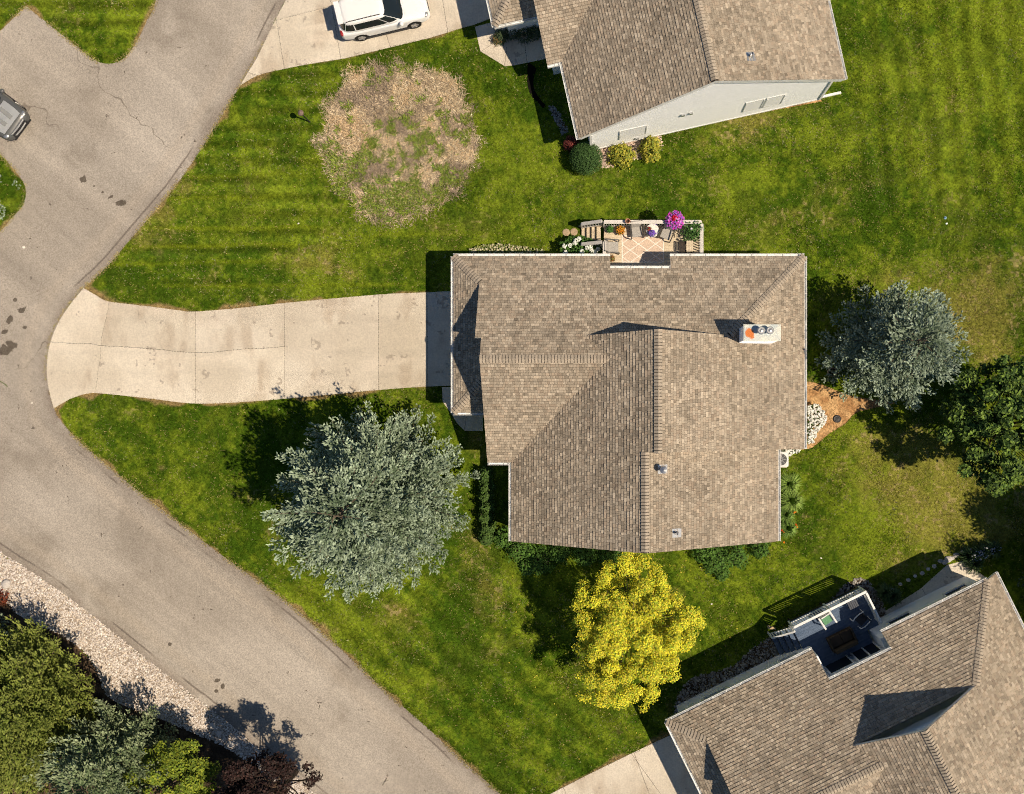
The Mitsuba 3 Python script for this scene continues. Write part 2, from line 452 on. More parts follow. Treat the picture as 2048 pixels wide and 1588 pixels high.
isle_c = gpoly([(52, 12), (80, -20), (92, -160)] + smooth_line([(350, -160), (312, 0), (295, 38), (275, 80), (255, 109), (235, 124), (211, 127), (186, 118), (150, 90), (100, 50), (52, 12)]))
isles = unary_union([isle_a, isle_b, isle_c])
road = road_all.difference(isles)

DRIVE1 = gpoly(smooth_line([(168, 576), (140, 610), (115, 650), (100, 690), (94, 735), (98, 778), (108, 817)], 12) + smooth_line([(108, 817), (140, 798), (165, 789), (185, 786), (215, 788), (300, 797), (391, 807), (500, 803), (640, 791), (757, 780), (855, 773), (928, 771)], 14)
               + smooth_line([(928, 581), (850, 585), (760, 589), (570, 606), (470, 617), (391, 623), (360, 621), (300, 613), (222, 604), (208, 600), (188, 588), (168, 576)], 14))
DRIVE2 = gpoly([(672, -160), (608, -70), (572, 0), (545, 52), (515, 115), (480, 172)] + smooth_line([(480, 172), (500, 159), (525, 148), (560, 140), (610, 130), (690, 117)], 10) + [(860, 76), (925, 56), (948, 50), (1000, 30), (985, -160)])
WALK2 = gpoly([(950, 54), (1080, 20), (1092, 118), (1029, 131), (1010, 133), (961, 103)])
DRIVE3 = gpoly([(1010, 1640), (1100, 1588), (1180, 1547), (1264, 1506), (1310, 1484), (1350, 1466), (1420, 1455), (1560, 1760), (1000, 1760)])
STOOP1 = gpoly([(884, 774), (930, 774), (966, 800), (966, 862), (930, 862), (914, 846), (902, 826), (886, 804)])
GRAVEL1 = gpoly(smooth_line([(-180, 990), (0, 1105), (100, 1170), (200, 1245), (300, 1325), (390, 1395), (460, 1450), (540, 1518), (670, 1620)]) + smooth_line([(640, 1650), (560, 1570), (470, 1505), (420, 1478), (330, 1440), (222, 1395), (200, 1352), (175, 1310), (130, 1272), (80, 1250), (30, 1222), (0, 1195), (-180, 1100)]))
MULCH1 = gpoly([(-180, 1080), (0, 1185), (30, 1215), (140, 1270), (205, 1350), (230, 1395), (420, 1472), (470, 1498), (650, 1645), (760, 1760), (-180, 1760)]).difference(GRAVEL1)
MULCH_E = gpoly(smooth_line([(1600, 760), (1640, 768), (1700, 790), (1760, 800), (1790, 806), (1750, 816), (1712, 826), (1690, 848), (1655, 870), (1625, 895), (1600, 900)], closed=False))
SOIL_E = gpoly(smooth_line([(1600, 556), (1640, 560), (1690, 566), (1725, 600), (1750, 650), (1790, 720), (1810, 790), (1790, 806), (1760, 800), (1700, 790), (1640, 768), (1600, 760)], closed=False))
GRAVEL3 = gpoly([(1362, 1432), (1378, 1362), (1460, 1335), (1505, 1298), (1560, 1262), (1600, 1248), (1640, 1222), (1690, 1170), (1725, 1157), (1750, 1182), (1768, 1216), (1772, 1260), (1640, 1320), (1560, 1350)], True)
PATIO3 = gpoly([(1770, 1222), (1840, 1178), (1893, 1130), (1925, 1122), (1990, 1168), (1900, 1230), (1780, 1280)])
GRAVEL2 = gpoly([(1190, 290), (1235, 275), (1318, 258), (1324, 292), (1296, 314), (1262, 318), (1244, 330), (1205, 334)])
STRIP2 = gpoly([(1318, 256), (1480, 226), (1640, 196), (1644, 203), (1480, 234), (1319, 266)])
CURVE2 = gpoly(smooth_line([(1056, 124), (1054, 150), (1055, 172), (1062, 192), (1075, 205), (1086, 217)]) + smooth_line([(1094, 212), (1082, 200), (1071, 184), (1067, 168), (1069, 150), (1074, 136)]))
STONES2 = gpoly([(1097, 212), (1110, 216), (1128, 246), (1136, 262), (1124, 268), (1110, 240)])
MOUND_C = G(797, 281)[:2]
ang = np.linspace(0, 2 * np.pi, 260, endpoint=False)
cs_ = np.column_stack([np.cos(ang), np.sin(ang), ang * 0])
rad = 3.92 * (1 + .10 * (meshkit.fbm(cs_ * 1.6 + 4, 3) - .5) + .22 * (meshkit.fbm(cs_ * 9 + 7, 3) - .5))
MOUND = Polygon(np.column_stack([MOUND_C[0] + rad * np.cos(ang), MOUND_C[1] + rad * 1.02 * np.sin(ang)]))

put('ground', MB().sheet(sbox(-400, -400, 400, 400), -0.08), 'mat_grass', vc=False, uv=np.tile([1.0, 0.0], (5, 1)), kind='structure', label='wide green ground beyond the lawns and the street')
v, f, u = field(road, .45, road_all.boundary, 1.5)
scene[numbered('road')] = mikit.ply((v, f), 'mat_road', uv=u)
say('road', 'weathered grey brown asphalt street that bends round the front lawn', kind='structure')


def slabs(name, poly, joints, label, top=.025):
    key = say(numbered(name), label, kind='structure')
    scene[key] = mikit.ply(MB().sheet(poly.buffer(-.01), .004, (.07, .06, .05)).mesh(), 'mat_matte', color=np.tile((.07, .06, .05), (sum(len(a) for a in MB().sheet(poly.buffer(-.01), .004).v), 1)))
    cut = unary_union([LineString(GP(j)).buffer(.009, cap_style=2) for j in joints]) if joints else Polygon()
    pieces = sorted(parts_of(poly.difference(cut)), key=lambda g: -g.area)
    for i, g in enumerate(pieces):
        put('slab', MB().prism(g, .008, top + .004 * math.sin(i * 2.3)), ('mat_concrete', 'mat_concrete_worn', 'mat_concrete_pale')[(i * 5 + i // 2) % 3], key, vc=False)
    return key


def crack(a, b, n=14, amp=1.6, seed=0):
    r = np.random.default_rng(seed)
    t = np.linspace(0, 1, n)
    off = np.cumsum(r.normal(0, amp * .5, n))
    off -= t * off[-1]
    a, b = np.array(a, float), np.array(b, float)
    d = (b - a) / np.linalg.norm(b - a)
    return (a + (b - a) * t[:, None] + off[:, None] * np.array([-d[1], d[0]])).tolist()


slabs('driveway', DRIVE1, [[(391, 560), (391, 820)], [(570, 560), (570, 820)], [(757, 560), (757, 820)], [(854, 560), (855, 820)],
                           crack((222, 595), (204, 672), 12, 2.5, 1) + crack((204, 672), (190, 800), 10, 1.5, 2), crack((88, 683), (391, 706), 26, 1.2, 3) + crack((391, 706), (575, 694), 16, 1.2, 4)],
      'pale concrete driveway in big jointed slabs leading to the middle house')
slabs('driveway', DRIVE2, [[(552, 35), (571, 150)], [(500, 50), (552, 41), (656, 14), (760, -20)], [(651, -60), (684, 130)], [(760, 30), (786, 110)], [(876, -60), (898, 80)], [(490, 143), (520, 153)], [(552, 41), (520, -60)]],
      'pale concrete driveway under the white car, near the upper house')
slabs('walkway', WALK2, [[(950, 112), (1003, 76), (1030, 60)], [(1008, 140), (1014, 95)], [(1046, 60), (1056, 140)]], 'short concrete walk with an angled corner beside the upper house entry', .035)
slabs('driveway', DRIVE3, [[(1262, 1490), (1318, 1640)], [(1120, 1560), (1160, 1650)], [(1262, 1506), (1330, 1600)]], 'sunlit concrete driveway corner beside the lower right house')
slabs('walkway', STOOP1, [[(940, 780), (928, 870)]], 'shaded concrete stoop at the garage corner of the middle house', .04)
slabs('patio', PATIO3, [[(1840, 1170), (1880, 1240)]], 'shaded concrete patio slab beside the lower right house', .03)

hard = unary_union([road_all, DRIVE1, DRIVE2, WALK2, DRIVE3, STOOP1, PATIO3])
beds = unary_union([GRAVEL1, MULCH1, MULCH_E, GRAVEL3, GRAVEL2, STRIP2, CURVE2, STONES2, MOUND.buffer(-.25)])
houses_fp = unary_union([gpoly([(960, 560), (1570, 560), (1570, 870), (1520, 1040), (1060, 1040), (1010, 880)]), gpoly([(1100, -160), (1120, 80), (1190, 250), (1620, 180), (1600, -160)]), gpoly([(1400, 1440), (1980, 1190), (2230, 1750), (1560, 1750)])])
LAWN = unary_union([VIEW.difference(road_all), isles]).difference(unary_union([DRIVE1, DRIVE2, WALK2, DRIVE3, STOOP1, PATIO3, beds])).difference(houses_fp)
LAWN_PARTS = sorted(parts_of(LAWN), key=lambda g: -g.area)
edge_lines = unary_union([LAWN.boundary.intersection(VIEW.buffer(-1).union(Polygon()))])


def lawn_bump(p, d):
    k = np.minimum(1, d / .5)
    q = np.column_stack([p, np.zeros(len(p))])
    return .012 * k + .05 * k * (meshkit.fbm(q * .6, 3) - .4)


rough_edges = unary_union([road.boundary, DRIVE1.boundary, DRIVE2.boundary, DRIVE3.boundary])
lawn_names = ['front lawn of mown grass with lanes, round the middle house']
grp = [g for g in LAWN_PARTS if g.area > .05]
v, f, u = field(unary_union(grp), .4, rough_edges, .34, 0.0, lawn_bump)
scene[numbered('lawn')] = mikit.ply((v, f), 'mat_grass', uv=u)
say('lawn', 'mown green lawn with dry yellow patches between the houses and the street', kind='structure')


def scatter(poly, n, pad=0.0, seed=0):
    r = np.random.default_rng(seed)
    out = []
    x0, y0, x1, y1 = poly.bounds
    got = 0
    while got < n:
        p = np.column_stack([r.uniform(x0, x1, n), r.uniform(y0, y1, n)])
        p = p[shapely.contains_xy(poly, p[:, 0], p[:, 1])]
        out.append(p)
        got += len(p)
    return np.vstack(out)[:n]


def blades(p, h, w, lean, r, z=0.0):
    """One leaning triangle per point."""
    n = len(p)
    a, b = r.uniform(0, 2 * np.pi, n), r.uniform(0, 2 * np.pi, n)
    hh, ww = h * r.uniform(.6, 1.3, n), w * r.uniform(.6, 1.4, n)
    s = np.stack([np.cos(a), np.sin(a), np.zeros(n)], 1) * ww[:, None] / 2
    c = np.column_stack([p, np.broadcast_to(z, (n,))])
    tip = c + np.stack([np.cos(b) * lean * hh, np.sin(b) * lean * hh, hh], 1) * r.uniform(.7, 1.2, (n, 1))
    v = np.stack([c - s, c + s, tip], 1).reshape(-1, 3)
    return v, np.arange(3 * n).reshape(-1, 3)


r0 = np.random.default_rng(3)
inview = gpoly([(-40, -40), (2090, -40), (2090, 1630), (-40, 1630)])
lawn_in = LAWN.intersection(inview)
P = scatter(lawn_in.buffer(.03), 520000, seed=11)
v, f = blades(P, .055, .045, 1.1, r0)
d = shapely.distance(shapely.points(P), rough_edges)
scene[numbered('grass')] = mikit.ply((v, f), 'mat_grass', uv=np.column_stack([np.repeat(np.minimum(1, d / .34), 3), np.zeros(len(v))]))
say('grass', 'short green grass blades covering the lawns', kind='stuff')

# straw-coloured dead blades: in the dry patches and along the asphalt edge
q = scatter(lawn_in, 200000, seed=12)
dry = dryness(q[:, 0].copy(), q[:, 1].copy(), None, None)
nz = meshkit.fbm(np.column_stack([q * 1.6, np.zeros(len(q))]), 4)
keep = r0.uniform(0, 1, len(q)) < np.clip((dry * .8 + .30) * (nz - .34) * 3.2, 0, .9)
q2 = q[keep]
band = road.boundary.buffer(.13).intersection(inview).difference(unary_union([DRIVE1.buffer(.02), DRIVE2.buffer(.02), GRAVEL1.buffer(.2)]))
q2 = np.vstack([q2, scatter(band, 9000, seed=13)[meshkit.noise(np.column_stack([scatter(band, 9000, seed=13) * .9, np.zeros(9000)])) > .42]])
v, f = blades(q2, .05, .03, 1.8, r0, .012)
put('dry_grass', MB().add(v, f, np.repeat(np.array([[.40, .34, .14]]) * r0.uniform(.55, 1.25, (len(q2), 1)) * r0.uniform(.9, 1.1, (len(q2), 3)), 3, 0)), 'mat_matte', label='straw coloured dead grass in dry patches and along the asphalt edge', kind='stuff')

# clover, lumps of coarse weed with broader pale leaves
q = scatter(lawn_in, 26000, seed=14)
nz = meshkit.fbm(np.column_stack([q * .7 + 30, np.zeros(len(q))]), 4)
q = q[(nz > .56) & (r0.uniform(0, 1, len(q)) < .8)]
v, f = blades(q, .07, .07, 1.3, r0, .01)
put('lawn_weed', MB().add(v, f, np.repeat(np.array([[.19, .21, .09]]) * r0.uniform(.6, 1.5, (len(q), 1)), 3, 0)), 'mat_leaf', label='coarse pale weeds scattered through the lawn', kind='stuff')

# beds
for nm, poly, m_, lab, st in (('gravel_bed', GRAVEL1, 'mat_grit', 'strip of pale gravel between the street and the lower left trees', .6), ('mulch_bed', MULCH1, 'mat_soil', 'dark bark bed under the lower left trees', .8),
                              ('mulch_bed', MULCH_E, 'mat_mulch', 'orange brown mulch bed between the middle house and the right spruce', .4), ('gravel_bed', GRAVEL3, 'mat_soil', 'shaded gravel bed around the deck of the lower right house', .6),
                              ('gravel_bed', GRAVEL2, 'mat_grit', 'small pinkish gravel bed under the two yellow green shrubs', .5), ('mulch_bed', STRIP2, 'mat_mulch', 'thin dry strip along the sunny white wall of the upper house', .5),
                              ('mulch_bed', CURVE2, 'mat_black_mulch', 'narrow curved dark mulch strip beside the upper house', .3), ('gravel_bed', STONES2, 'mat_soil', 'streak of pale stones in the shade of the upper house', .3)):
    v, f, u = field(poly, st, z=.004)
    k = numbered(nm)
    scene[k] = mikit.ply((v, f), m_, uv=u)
    say(k, lab, kind='structure')


def pebbles(poly, n, size, pal, seed, label, sigma=.25):
    r = np.random.default_rng(seed)
    p = scatter(poly.buffer(.05), n, seed=seed)
    ico = trimesh.creation.icosahedron()
    v0, f0 = ico.vertices, ico.faces
    s = size * np.exp(r.normal(0, sigma, n))[:, None] * np.stack([r.uniform(.7, 1.3, n), r.uniform(.7, 1.3, n), r.uniform(.45, .8, n)], 1)
    a = r.uniform(0, 2 * np.pi, n)
    jit = r.uniform(.75, 1.2, (n, len(v0), 1))
    v = v0[None] * jit * s[:, None]
    v = np.stack([v[..., 0] * np.cos(a)[:, None] - v[..., 1] * np.sin(a)[:, None] + p[:, :1], v[..., 0] * np.sin(a)[:, None] + v[..., 1] * np.cos(a)[:, None] + p[:, 1:], v[..., 2] + .35 * s[:, 2:] + .008], -1)
    f = (f0[None] + (np.arange(n) * len(v0))[:, None, None]).reshape(-1, 3)
    col = np.asarray(pal)[r.integers(0, len(pal), n)] * r.uniform(.75, 1.2, (n, 1))
    return put('gravel', MB().add(v.reshape(-1, 3), f, np.repeat(col, len(v0), 0)), 'mat_matte', label=label, kind='stuff')


PALE = [(.70, .64, .58), (.62, .56, .50), (.78, .73, .68), (.66, .57, .47), (.50, .45, .41), (.72, .67, .63)]
pebbles(GRAVEL1.intersection(inview), 14000, .033, PALE, 21, 'pale river gravel beside the lower street')
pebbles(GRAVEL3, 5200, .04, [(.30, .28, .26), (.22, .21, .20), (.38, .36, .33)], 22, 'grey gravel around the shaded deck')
pebbles(GRAVEL2, 900, .04, [(.62, .47, .38), (.56, .42, .34), (.68, .56, .48)], 23, 'pinkish gravel under the yellow green shrubs')
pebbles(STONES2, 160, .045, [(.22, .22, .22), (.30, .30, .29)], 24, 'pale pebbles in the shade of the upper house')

# the bare mound of dry brush in the upper lawn
def mound_bump(p, d):
    qq = np.column_stack([p, np.zeros(len(p))])
    return .22 * np.clip(d / 2.2, 0, 1) ** .8 + .20 * np.clip(d / .6, 0, 1) * (meshkit.fbm(qq * 1.9, 4) - .45)


v, f, u = field(MOUND, .13, z=.01, bump=mound_bump)
k = numbered('dirt_mound')
scene[k] = mikit.ply((v, f), 'mat_mound', uv=u, smooth=True)
say(k, 'rough round patch of bare tan soil in the upper lawn', kind='structure')
r1 = np.random.default_rng(31)
q = scatter(MOUND.buffer(.5), 42000, seed=32)
q = q[(shapely.distance(shapely.points(q), MOUND) < r1.exponential(.16, len(q)) * (.3 + 2.2 * meshkit.noise(np.column_stack([q * 1.7, np.zeros(len(q))])) ** 2))]
dm = np.where(shapely.contains_xy(MOUND, q[:, 0], q[:, 1]), shapely.distance(shapely.points(q), MOUND.boundary), 0)
zq = mound_bump(q, dm) + .01
nz = meshkit.fbm(np.column_stack([q * .8 + 9, np.zeros(len(q))]), 4)
v, f = blades(q, .115, .034, 1.8, r1, zq)
pal = np.array([(.36, .29, .22), (.46, .36, .25), (.62, .50, .33), (.78, .67, .48), (.66, .50, .31)])
idx = np.clip(((nz - .3) / .4 * 5).astype(int) + r1.integers(-1, 2, len(q)), 0, 4)
put('dry_brush', MB().add(v, f, np.repeat(pal[idx] * r1.uniform(.45, 1.25, (len(q), 1)), 3, 0)), 'mat_matte', label='tan straw and dead stalks lying on the bare mound', kind='stuff')
q = scatter(MOUND.buffer(.05), 30000, seed=33)
qx = np.column_stack([q, np.zeros(len(q))])
south = np.clip((MOUND_C[1] - q[:, 1]) / 3.8, -1, 1)
keep = .36 * meshkit.fbm(qx * .8 + 40, 3) + .64 * meshkit.fbm(qx * 2.9 + 3, 3) + .10 * south + .03 * np.clip((q[:, 0] - MOUND_C[0]) / 3.8, -1, 1) > .580 + .05 * meshkit.noise(qx * 9)
q = q[keep]
dm = shapely.distance(shapely.points(q), MOUND.boundary)
v, f = blades(q, .16, .085, 1.4, r1, mound_bump(q, dm) + .02)
put('mound_weed', MB().add(v, f, np.repeat(np.array([[.10, .17, .02]]) * r1.uniform(.6, 1.6, (len(q), 1)) * np.array([1, 1, 1]) + r1.uniform(0, .14, (len(q), 1)) * np.array([1, .85, .12]), 3, 0)), 'mat_leaf', label='green weeds growing in tufts on the bare mound', kind='stuff')

# ---------------------------------------------------------------- houses (one plan, built three times with its variations)
SHINGLE = 1.12 * np.array([1.02, .99, .95]) * np.array([(.305, .268, .220), (.262, .230, .188), (.338, .298, .245), (.235, .206, .168), (.295, .262, .216), (.322, .278, .224), (.290, .244, .196), (.365, .325, .270)])


class Plane:
    """A roof plane z = z0 + m * ((x, y) - p) . d in a house's own frame; d is the unit plan direction that climbs."""

    def __init__(self, p, d, m, z0):
        self.p, self.d, self.m, self.z0 = np.asarray(p, float), np.asarray(d, float), m, z0
        self.a = np.array([-self.d[1], self.d[0]])

    def z(self, q):
        return self.z0 + self.m * ((np.asarray(q, float) - self.p) @ self.d)

    def lift(self, q, up=0.0):
        q = np.asarray(q, float)
        return np.column_stack([q, self.z(q) + up])


def shingle_field(mb, plane, poly, r, course=.128):
    """Courses of random-width tabs, each a thin wedge thick at its lower edge, clipped to the roof face."""
    pts = np.array(poly.exterior.coords)
    A, B = (pts - plane.p) @ plane.a, (pts - plane.p) @ plane.d
    lo, hi = [], []
    for j in range(int(np.floor(B.min() / course)), int(np.ceil(B.max() / course))):
        x = A.min() - r.uniform(0, .3)
        while x < A.max():
            w = r.choice([.10, .13, .16, .20, .25, .32], p=[.20, .26, .26, .16, .08, .04])
            lo.append((x, j * course + .011))
            hi.append((x + w - .010, (j + 1) * course))
            x += w
    lo, hi = np.array(lo), np.array(hi)

    def plan(a, b):
        return plane.p + np.multiply.outer(a, plane.a) + np.multiply.outer(b, plane.d)

    quad = np.stack([plan(lo[:, 0], lo[:, 1]), plan(hi[:, 0], lo[:, 1]), plan(hi[:, 0], hi[:, 1]), plan(lo[:, 0], hi[:, 1])], 1)
    boxes = shapely.polygons(quad)
    shapely.prepare(poly)
    inside, touch = shapely.contains_properly(poly, boxes), shapely.intersects(poly, boxes)
    n = len(lo)
    t = np.where(r.uniform(0, 1, n) < .5, .018, .036) + r.uniform(-.003, .003, n)
    low = meshkit.fbm(np.column_stack([quad[:, 0] * .9, np.full(n, plane.z0)]), 3)
    thick = r.uniform(0, 1, n) < .5
    t = np.where(thick, .042, .022) + r.uniform(-.003, .003, n)
    tone = np.clip(r.normal(0, 1, n) * .55 + np.where(thick, .55, -.5) + (low - .5) * 3.6, -2.4, 2.2)
    col = SHINGLE[r.integers(0, len(SHINGLE), n)] * (1 + .15 * tone)[:, None]
    q, tt, cc = quad[inside], t[inside], col[inside]
    if len(q):
        base = np.stack([plane.z(q[:, k]) for k in range(4)], 1)
        top = base + np.stack([tt, tt, np.full(len(q), .008), np.full(len(q), .008)], 1)
        L, H = np.concatenate([q, base[..., None] - .004], -1), np.concatenate([q, top[..., None]], -1)
        # front course edge as wide as the lift, so that its shadow line shows
        v = np.stack([H[:, 0], H[:, 1], H[:, 2], H[:, 3], L[:, 0], L[:, 1], H[:, 1], H[:, 0], L[:, 3], L[:, 0], H[:, 0], H[:, 3], L[:, 1], L[:, 2], H[:, 2], H[:, 1]], 1).reshape(-1, 3)
        f = np.arange(len(q) * 16).reshape(-1, 4)
        mb.add(v, f, np.repeat(cc, 16, 0))
    for k in np.nonzero(touch & ~inside)[0]:
        for g in parts_of(boxes[k].intersection(poly)):
            c = np.array(shapely.geometry.polygon.orient(g).exterior.coords)[:-1]
            b = (c - plane.p) @ plane.d
            up = np.where(b < lo[k, 1] + course * .5, t[k], .004)
            topv = np.column_stack([c, plane.z(c) + up])
            m = len(c)
            mb.add(topv, [[0, i, i + 1] for i in range(1, m - 1)], col[k])
            botv = np.column_stack([c, plane.z(c) - .004])
            mb.add(np.vstack([botv, topv]), [[i, (i + 1) % m, m + (i + 1) % m, m + i] for i in range(m)], col[k])


def roof_slab(mb, plane, poly, thick=.16, c=None, top=None):
    for g in parts_of(poly):
        g = shapely.geometry.polygon.orient(g)
        v, f = trimesh.creation.triangulate_polygon(g, engine='earcut')
        a, b = v[f[:, 1]] - v[f[:, 0]], v[f[:, 2]] - v[f[:, 0]]
        f = np.where((a[:, 0] * b[:, 1] - a[:, 1] * b[:, 0] < 0)[:, None], f[:, ::-1], f)
        (top if top is not None else mb).add(plane.lift(v, -.005), f, c)
        mb.add(plane.lift(v, -thick), f[:, ::-1], c)
        e = np.array(g.exterior.coords)[:-1]
        m = len(e)
        mb.add(np.vstack([plane.lift(e, -thick), plane.lift(e, -.006)]), [[i, (i + 1) % m, m + (i + 1) % m, m + i] for i in range(m)], c)


def lap_wall(mb, p, q, poly_sz, lap=.155, out=.016):
    """Lap siding on the upright plane through plan points p -> q (outward to the right of p -> q): poly_sz in (distance along, height)."""
    p, q = np.asarray(p, float), np.asarray(q, float)
    d = (q - p) / np.linalg.norm(q - p)
    nrm = np.array([d[1], -d[0]])
    x0, z0, x1, z1 = poly_sz.bounds
    k = 0
    while z0 + k * lap < z1:
        a, b = z0 + k * lap, min(z0 + (k + 1) * lap, z1)
        for g in parts_of(poly_sz.intersection(sbox(x0 - 1, a, x1 + 1, b))):
            c = np.array(shapely.geometry.polygon.orient(g).exterior.coords)[:-1]
            o = np.where(c[:, 1] < (a + b) / 2, out, .003)

            def w(off):
                return np.column_stack([p + c[:, :1] * d + np.reshape(off, (-1, 1)) * nrm, c[:, 1]])
            m = len(c)
            fr, bk = w(o), w(np.full(m, -.05))
            mb.add(fr, [[0, i, i + 1] for i in range(1, m - 1)])
            mb.add(np.vstack([bk, fr]), [[i, (i + 1) % m, m + (i + 1) % m, m + i] for i in range(m)])
        k += 1


def to_world(M, q, z=0.0):
    q = np.asarray(q, float)
    return q @ M[:2, :2].T + M[:2, 3]


def make_house(ox, oy, rot, label, seed, he=2.75, notch=(7.7, 10.6, .65), right_drop=0.0, xW=2.9, ridge_shift=0.0, over_n=.55, laps=(), windows=(), xE2=17.12, caps=True, south_len=0.0, xG=1.755, blinds=False, hide=()):
    H = thing('house', label, 'house')
    M = frame(ox, oy, 0, rot)
    r = np.random.default_rng(seed)
    yN, xk, yk, yG, xE1, yS = -.1, .1, -7.69, -10.11, xE2 - 1.27, -13.92
    mN, mG = .538, .572
    yr = -5.262
    zr = he + mN * (yN - yr)
    mG = (zr - he) / (yr - yG)
    rx1 = 9.207 + ridge_shift            # southern main ridge
    rx2 = rx1 + .553                     # northern main ridge, a little higher
    mW = .59 if ridge_shift == 0 else 3.75 / (rx1 - xW)
    zr1, zr2 = he + mW * (rx1 - xW), he + mW * (rx2 - xW)
    mE1, mE2 = (zr1 - he) / (xE1 - rx1), (zr2 - he) / (xE2 - rx2)
    yg, ys = -4.14, -9.45
    xr, xj, yj = xG, xG - .29, -4.26     # west rake, its step out, where it steps
    PN, PG = Plane((0, yN), (0, -1), mN, he), Plane((0, yG), (0, 1), mG, he)
    PK, PS = Plane((xk, 0), (1, 0), mN, he), Plane((0, yk), (0, 1), mN, he)
    PW, P1, P2 = Plane((xW, 0), (1, 0), mW, he), Plane((xE1, 0), (-1, 0), mE1, he), Plane((xE2, 0), (-1, 0), mE2, he)
    # where planes meet
    vx = xW + (zr - he) / mW                                  # garage ridge meets the west plane
    jx = xW + mN * (yN - yg) / mW                             # north plane, west plane, north gable
    ex = xE2 - mN * (yN - yg) / mE2                           # north plane, east plane, north gable
    jn = yg + (.10 if True else 0)
    n0, n1, nd = notch
    yR = yN - right_drop
    xR = xE2 - mN * right_drop / mE2
    N_pts = [(xk, yN), (n0, yN), (n0, yN - nd), (n1, yN - nd), (n1, yR), (xR, yR), (ex, yg), (jx, yg), (vx, yr), (xr, yr), (xr, yj), (xj, yj), (xj, -xj)]
    wx = xG + .30                                             # gable wall over the skirt roof
    faces = [('north', PN, N_pts), ('garage', PG, [(xr, yr), (vx, yr), (xW, yG), (xr, yG)][::-1]),
             ('skirt', PK, [(xk, yN), (xk, yk), (wx, yk + wx - xk), (wx, -wx)]), ('skirt_end', PS, [(xk, yk), (wx, yk), (wx, yk + wx - xk)]),
             ('west', PW, [(vx, yr), (jx, yg), (rx2, jn), (rx2, ys), (rx1, ys), (rx1, yS), (xW, yS), (xW, yG)]),
             ('east_upper', P2, [(rx2, jn), (ex, yg), (xR, yR), (xE2, yR), (xE2, ys), (rx2, ys)] if right_drop else [(rx2, jn), (ex, yg), (xE2, yN), (xE2, ys), (rx2, ys)]),
             ('east_lower', P1, [(rx1, ys + .02), (xE1, ys + .02), (xE1, yS), (rx1, yS)])]
    roof_plan = unary_union([Polygon(p_).buffer(0) for _, _, p_ in faces])
    deck, sh, felt = MB(), MB(), MB()
    for nm, P, pts in faces:
        if nm in hide:
            continue
        g = Polygon(pts).buffer(0)
        roof_slab(deck, P, g, c=(.62, .62, .62), top=felt)
        shingle_field(sh, P, g, r)
    deck.move(M)
    sh.move(M)
    R = put('roof', deck, 'mat_white', H, vc=False)
    put('underlay', felt.move(M), 'mat_felt', R, vc=False)
    put('shingle', sh, 'mat_shingle', R, kind='stuff', label='brown and tan roof shingles')
    # ridge and hip caps: single shingles bent over the crest, each a piece of its own
    if caps:
        variants = {}

        def crest(a, b, za, zb, ma, mb_, lift, step=.148, half=.185, start=0.0):
            a, b = np.asarray(a, float), np.asarray(b, float)
            L = np.linalg.norm(b - a)
            d = (b - a) / L
            s = np.array([-d[1], d[0]])
            slope = (zb - za) / L
            strips = MB()
            for sg, mm in ((1, ma), (-1, mb_)):
                e_ = half - .012
                q_ = [np.append(p_ + s * sg * w_, z_ - mm * w_ + lift * .6) for p_, z_, w_ in ((a, za, 0), (b, zb, 0), (b, zb, e_), (a, za, e_))]
                strips.add(q_, [[0, 1, 2], [0, 2, 3]])
            put('ridge_underlay', strips.move(M), 'mat_felt', R, vc=False)
            key = (round(d[0], 3), round(d[1], 3), round(ma, 3), round(mb_, 3), lift)
            if key not in variants:
                variants[key] = []
                for tone in (.82, .95, 1.06, 1.2):
                    m = MB()
                    col = SHINGLE[(len(variants[key]) * 2) % 8] * .55 + np.array([.33, .29, .24]) * .55 * tone
                    l, e = step * .80, .004
                    for sg, mm in ((1, ma), (-1, mb_)):
                        q = []
                        for u, dz in ((0, lift + .024), (l, lift + .002)):
                            for w in (0, half):
                                q.append(np.append(d * u + s * sg * w, slope * u - mm * w + dz))
                        top = np.array(q)
                        bot = top.copy()
                        bot[[0, 1], 2] -= lift + .02
                        bot[[2, 3], 2] -= lift + .02
                        fs = [[0, 1, 3, 2], [4, 6, 7, 5], [0, 4, 5, 1], [1, 5, 7, 3]]
                        if sg < 0:
                            fs = [f_[::-1] for f_ in fs]
                        m.add(np.vstack([top, bot]), fs, col)
                    m.move(np.block([[M[:3, :3], np.zeros((3, 1))], [np.zeros((1, 3)), np.ones((1, 1))]]))
                    variants[key].append(mikit.ply(m.mesh(), 'mat_shingle', color=np.vstack(m.c)))
            k = 0
            while k * step < L - .05:
                c = a + d * k * step
                w = to_world(M, c)
                sh_ = dict(variants[key][r.integers(0, 4)])
                sh_['to_world'] = T().translate([w[0], w[1], za + slope * k * step])
                put('ridge_cap', sh_, None, R)
                k += 1

        if 'garage' not in hide:
            crest((xr, yr), (vx, yr), zr, zr, mN, mG, .040)
        crest((rx1, ys), (rx1, yS), zr1, zr1, mE1, mW, .058)
        if 'north' not in hide:
            crest((rx2, jn), (rx2, ys), zr2, zr2, mE2, mW, .058)
            zn = he + mN * (yN - yg)
            hd = math.hypot(1, 1)
            crest((xR, yR), (ex, yg), he + mN * (yN - yR), zn, .36, .36, .040)
            crest((xk, yN), (xj, -xj), he, he + mN * (xj - xk), .36, .36, .040)
        crest((xk, yk), (xk + 1.6, yk + 1.6), he, he + mN * 1.6, .36, .36, .040)
    # walls under the roof, and the gable walls
    low, lapm, tr = MB(), MB(), MB()
    top = he - .10
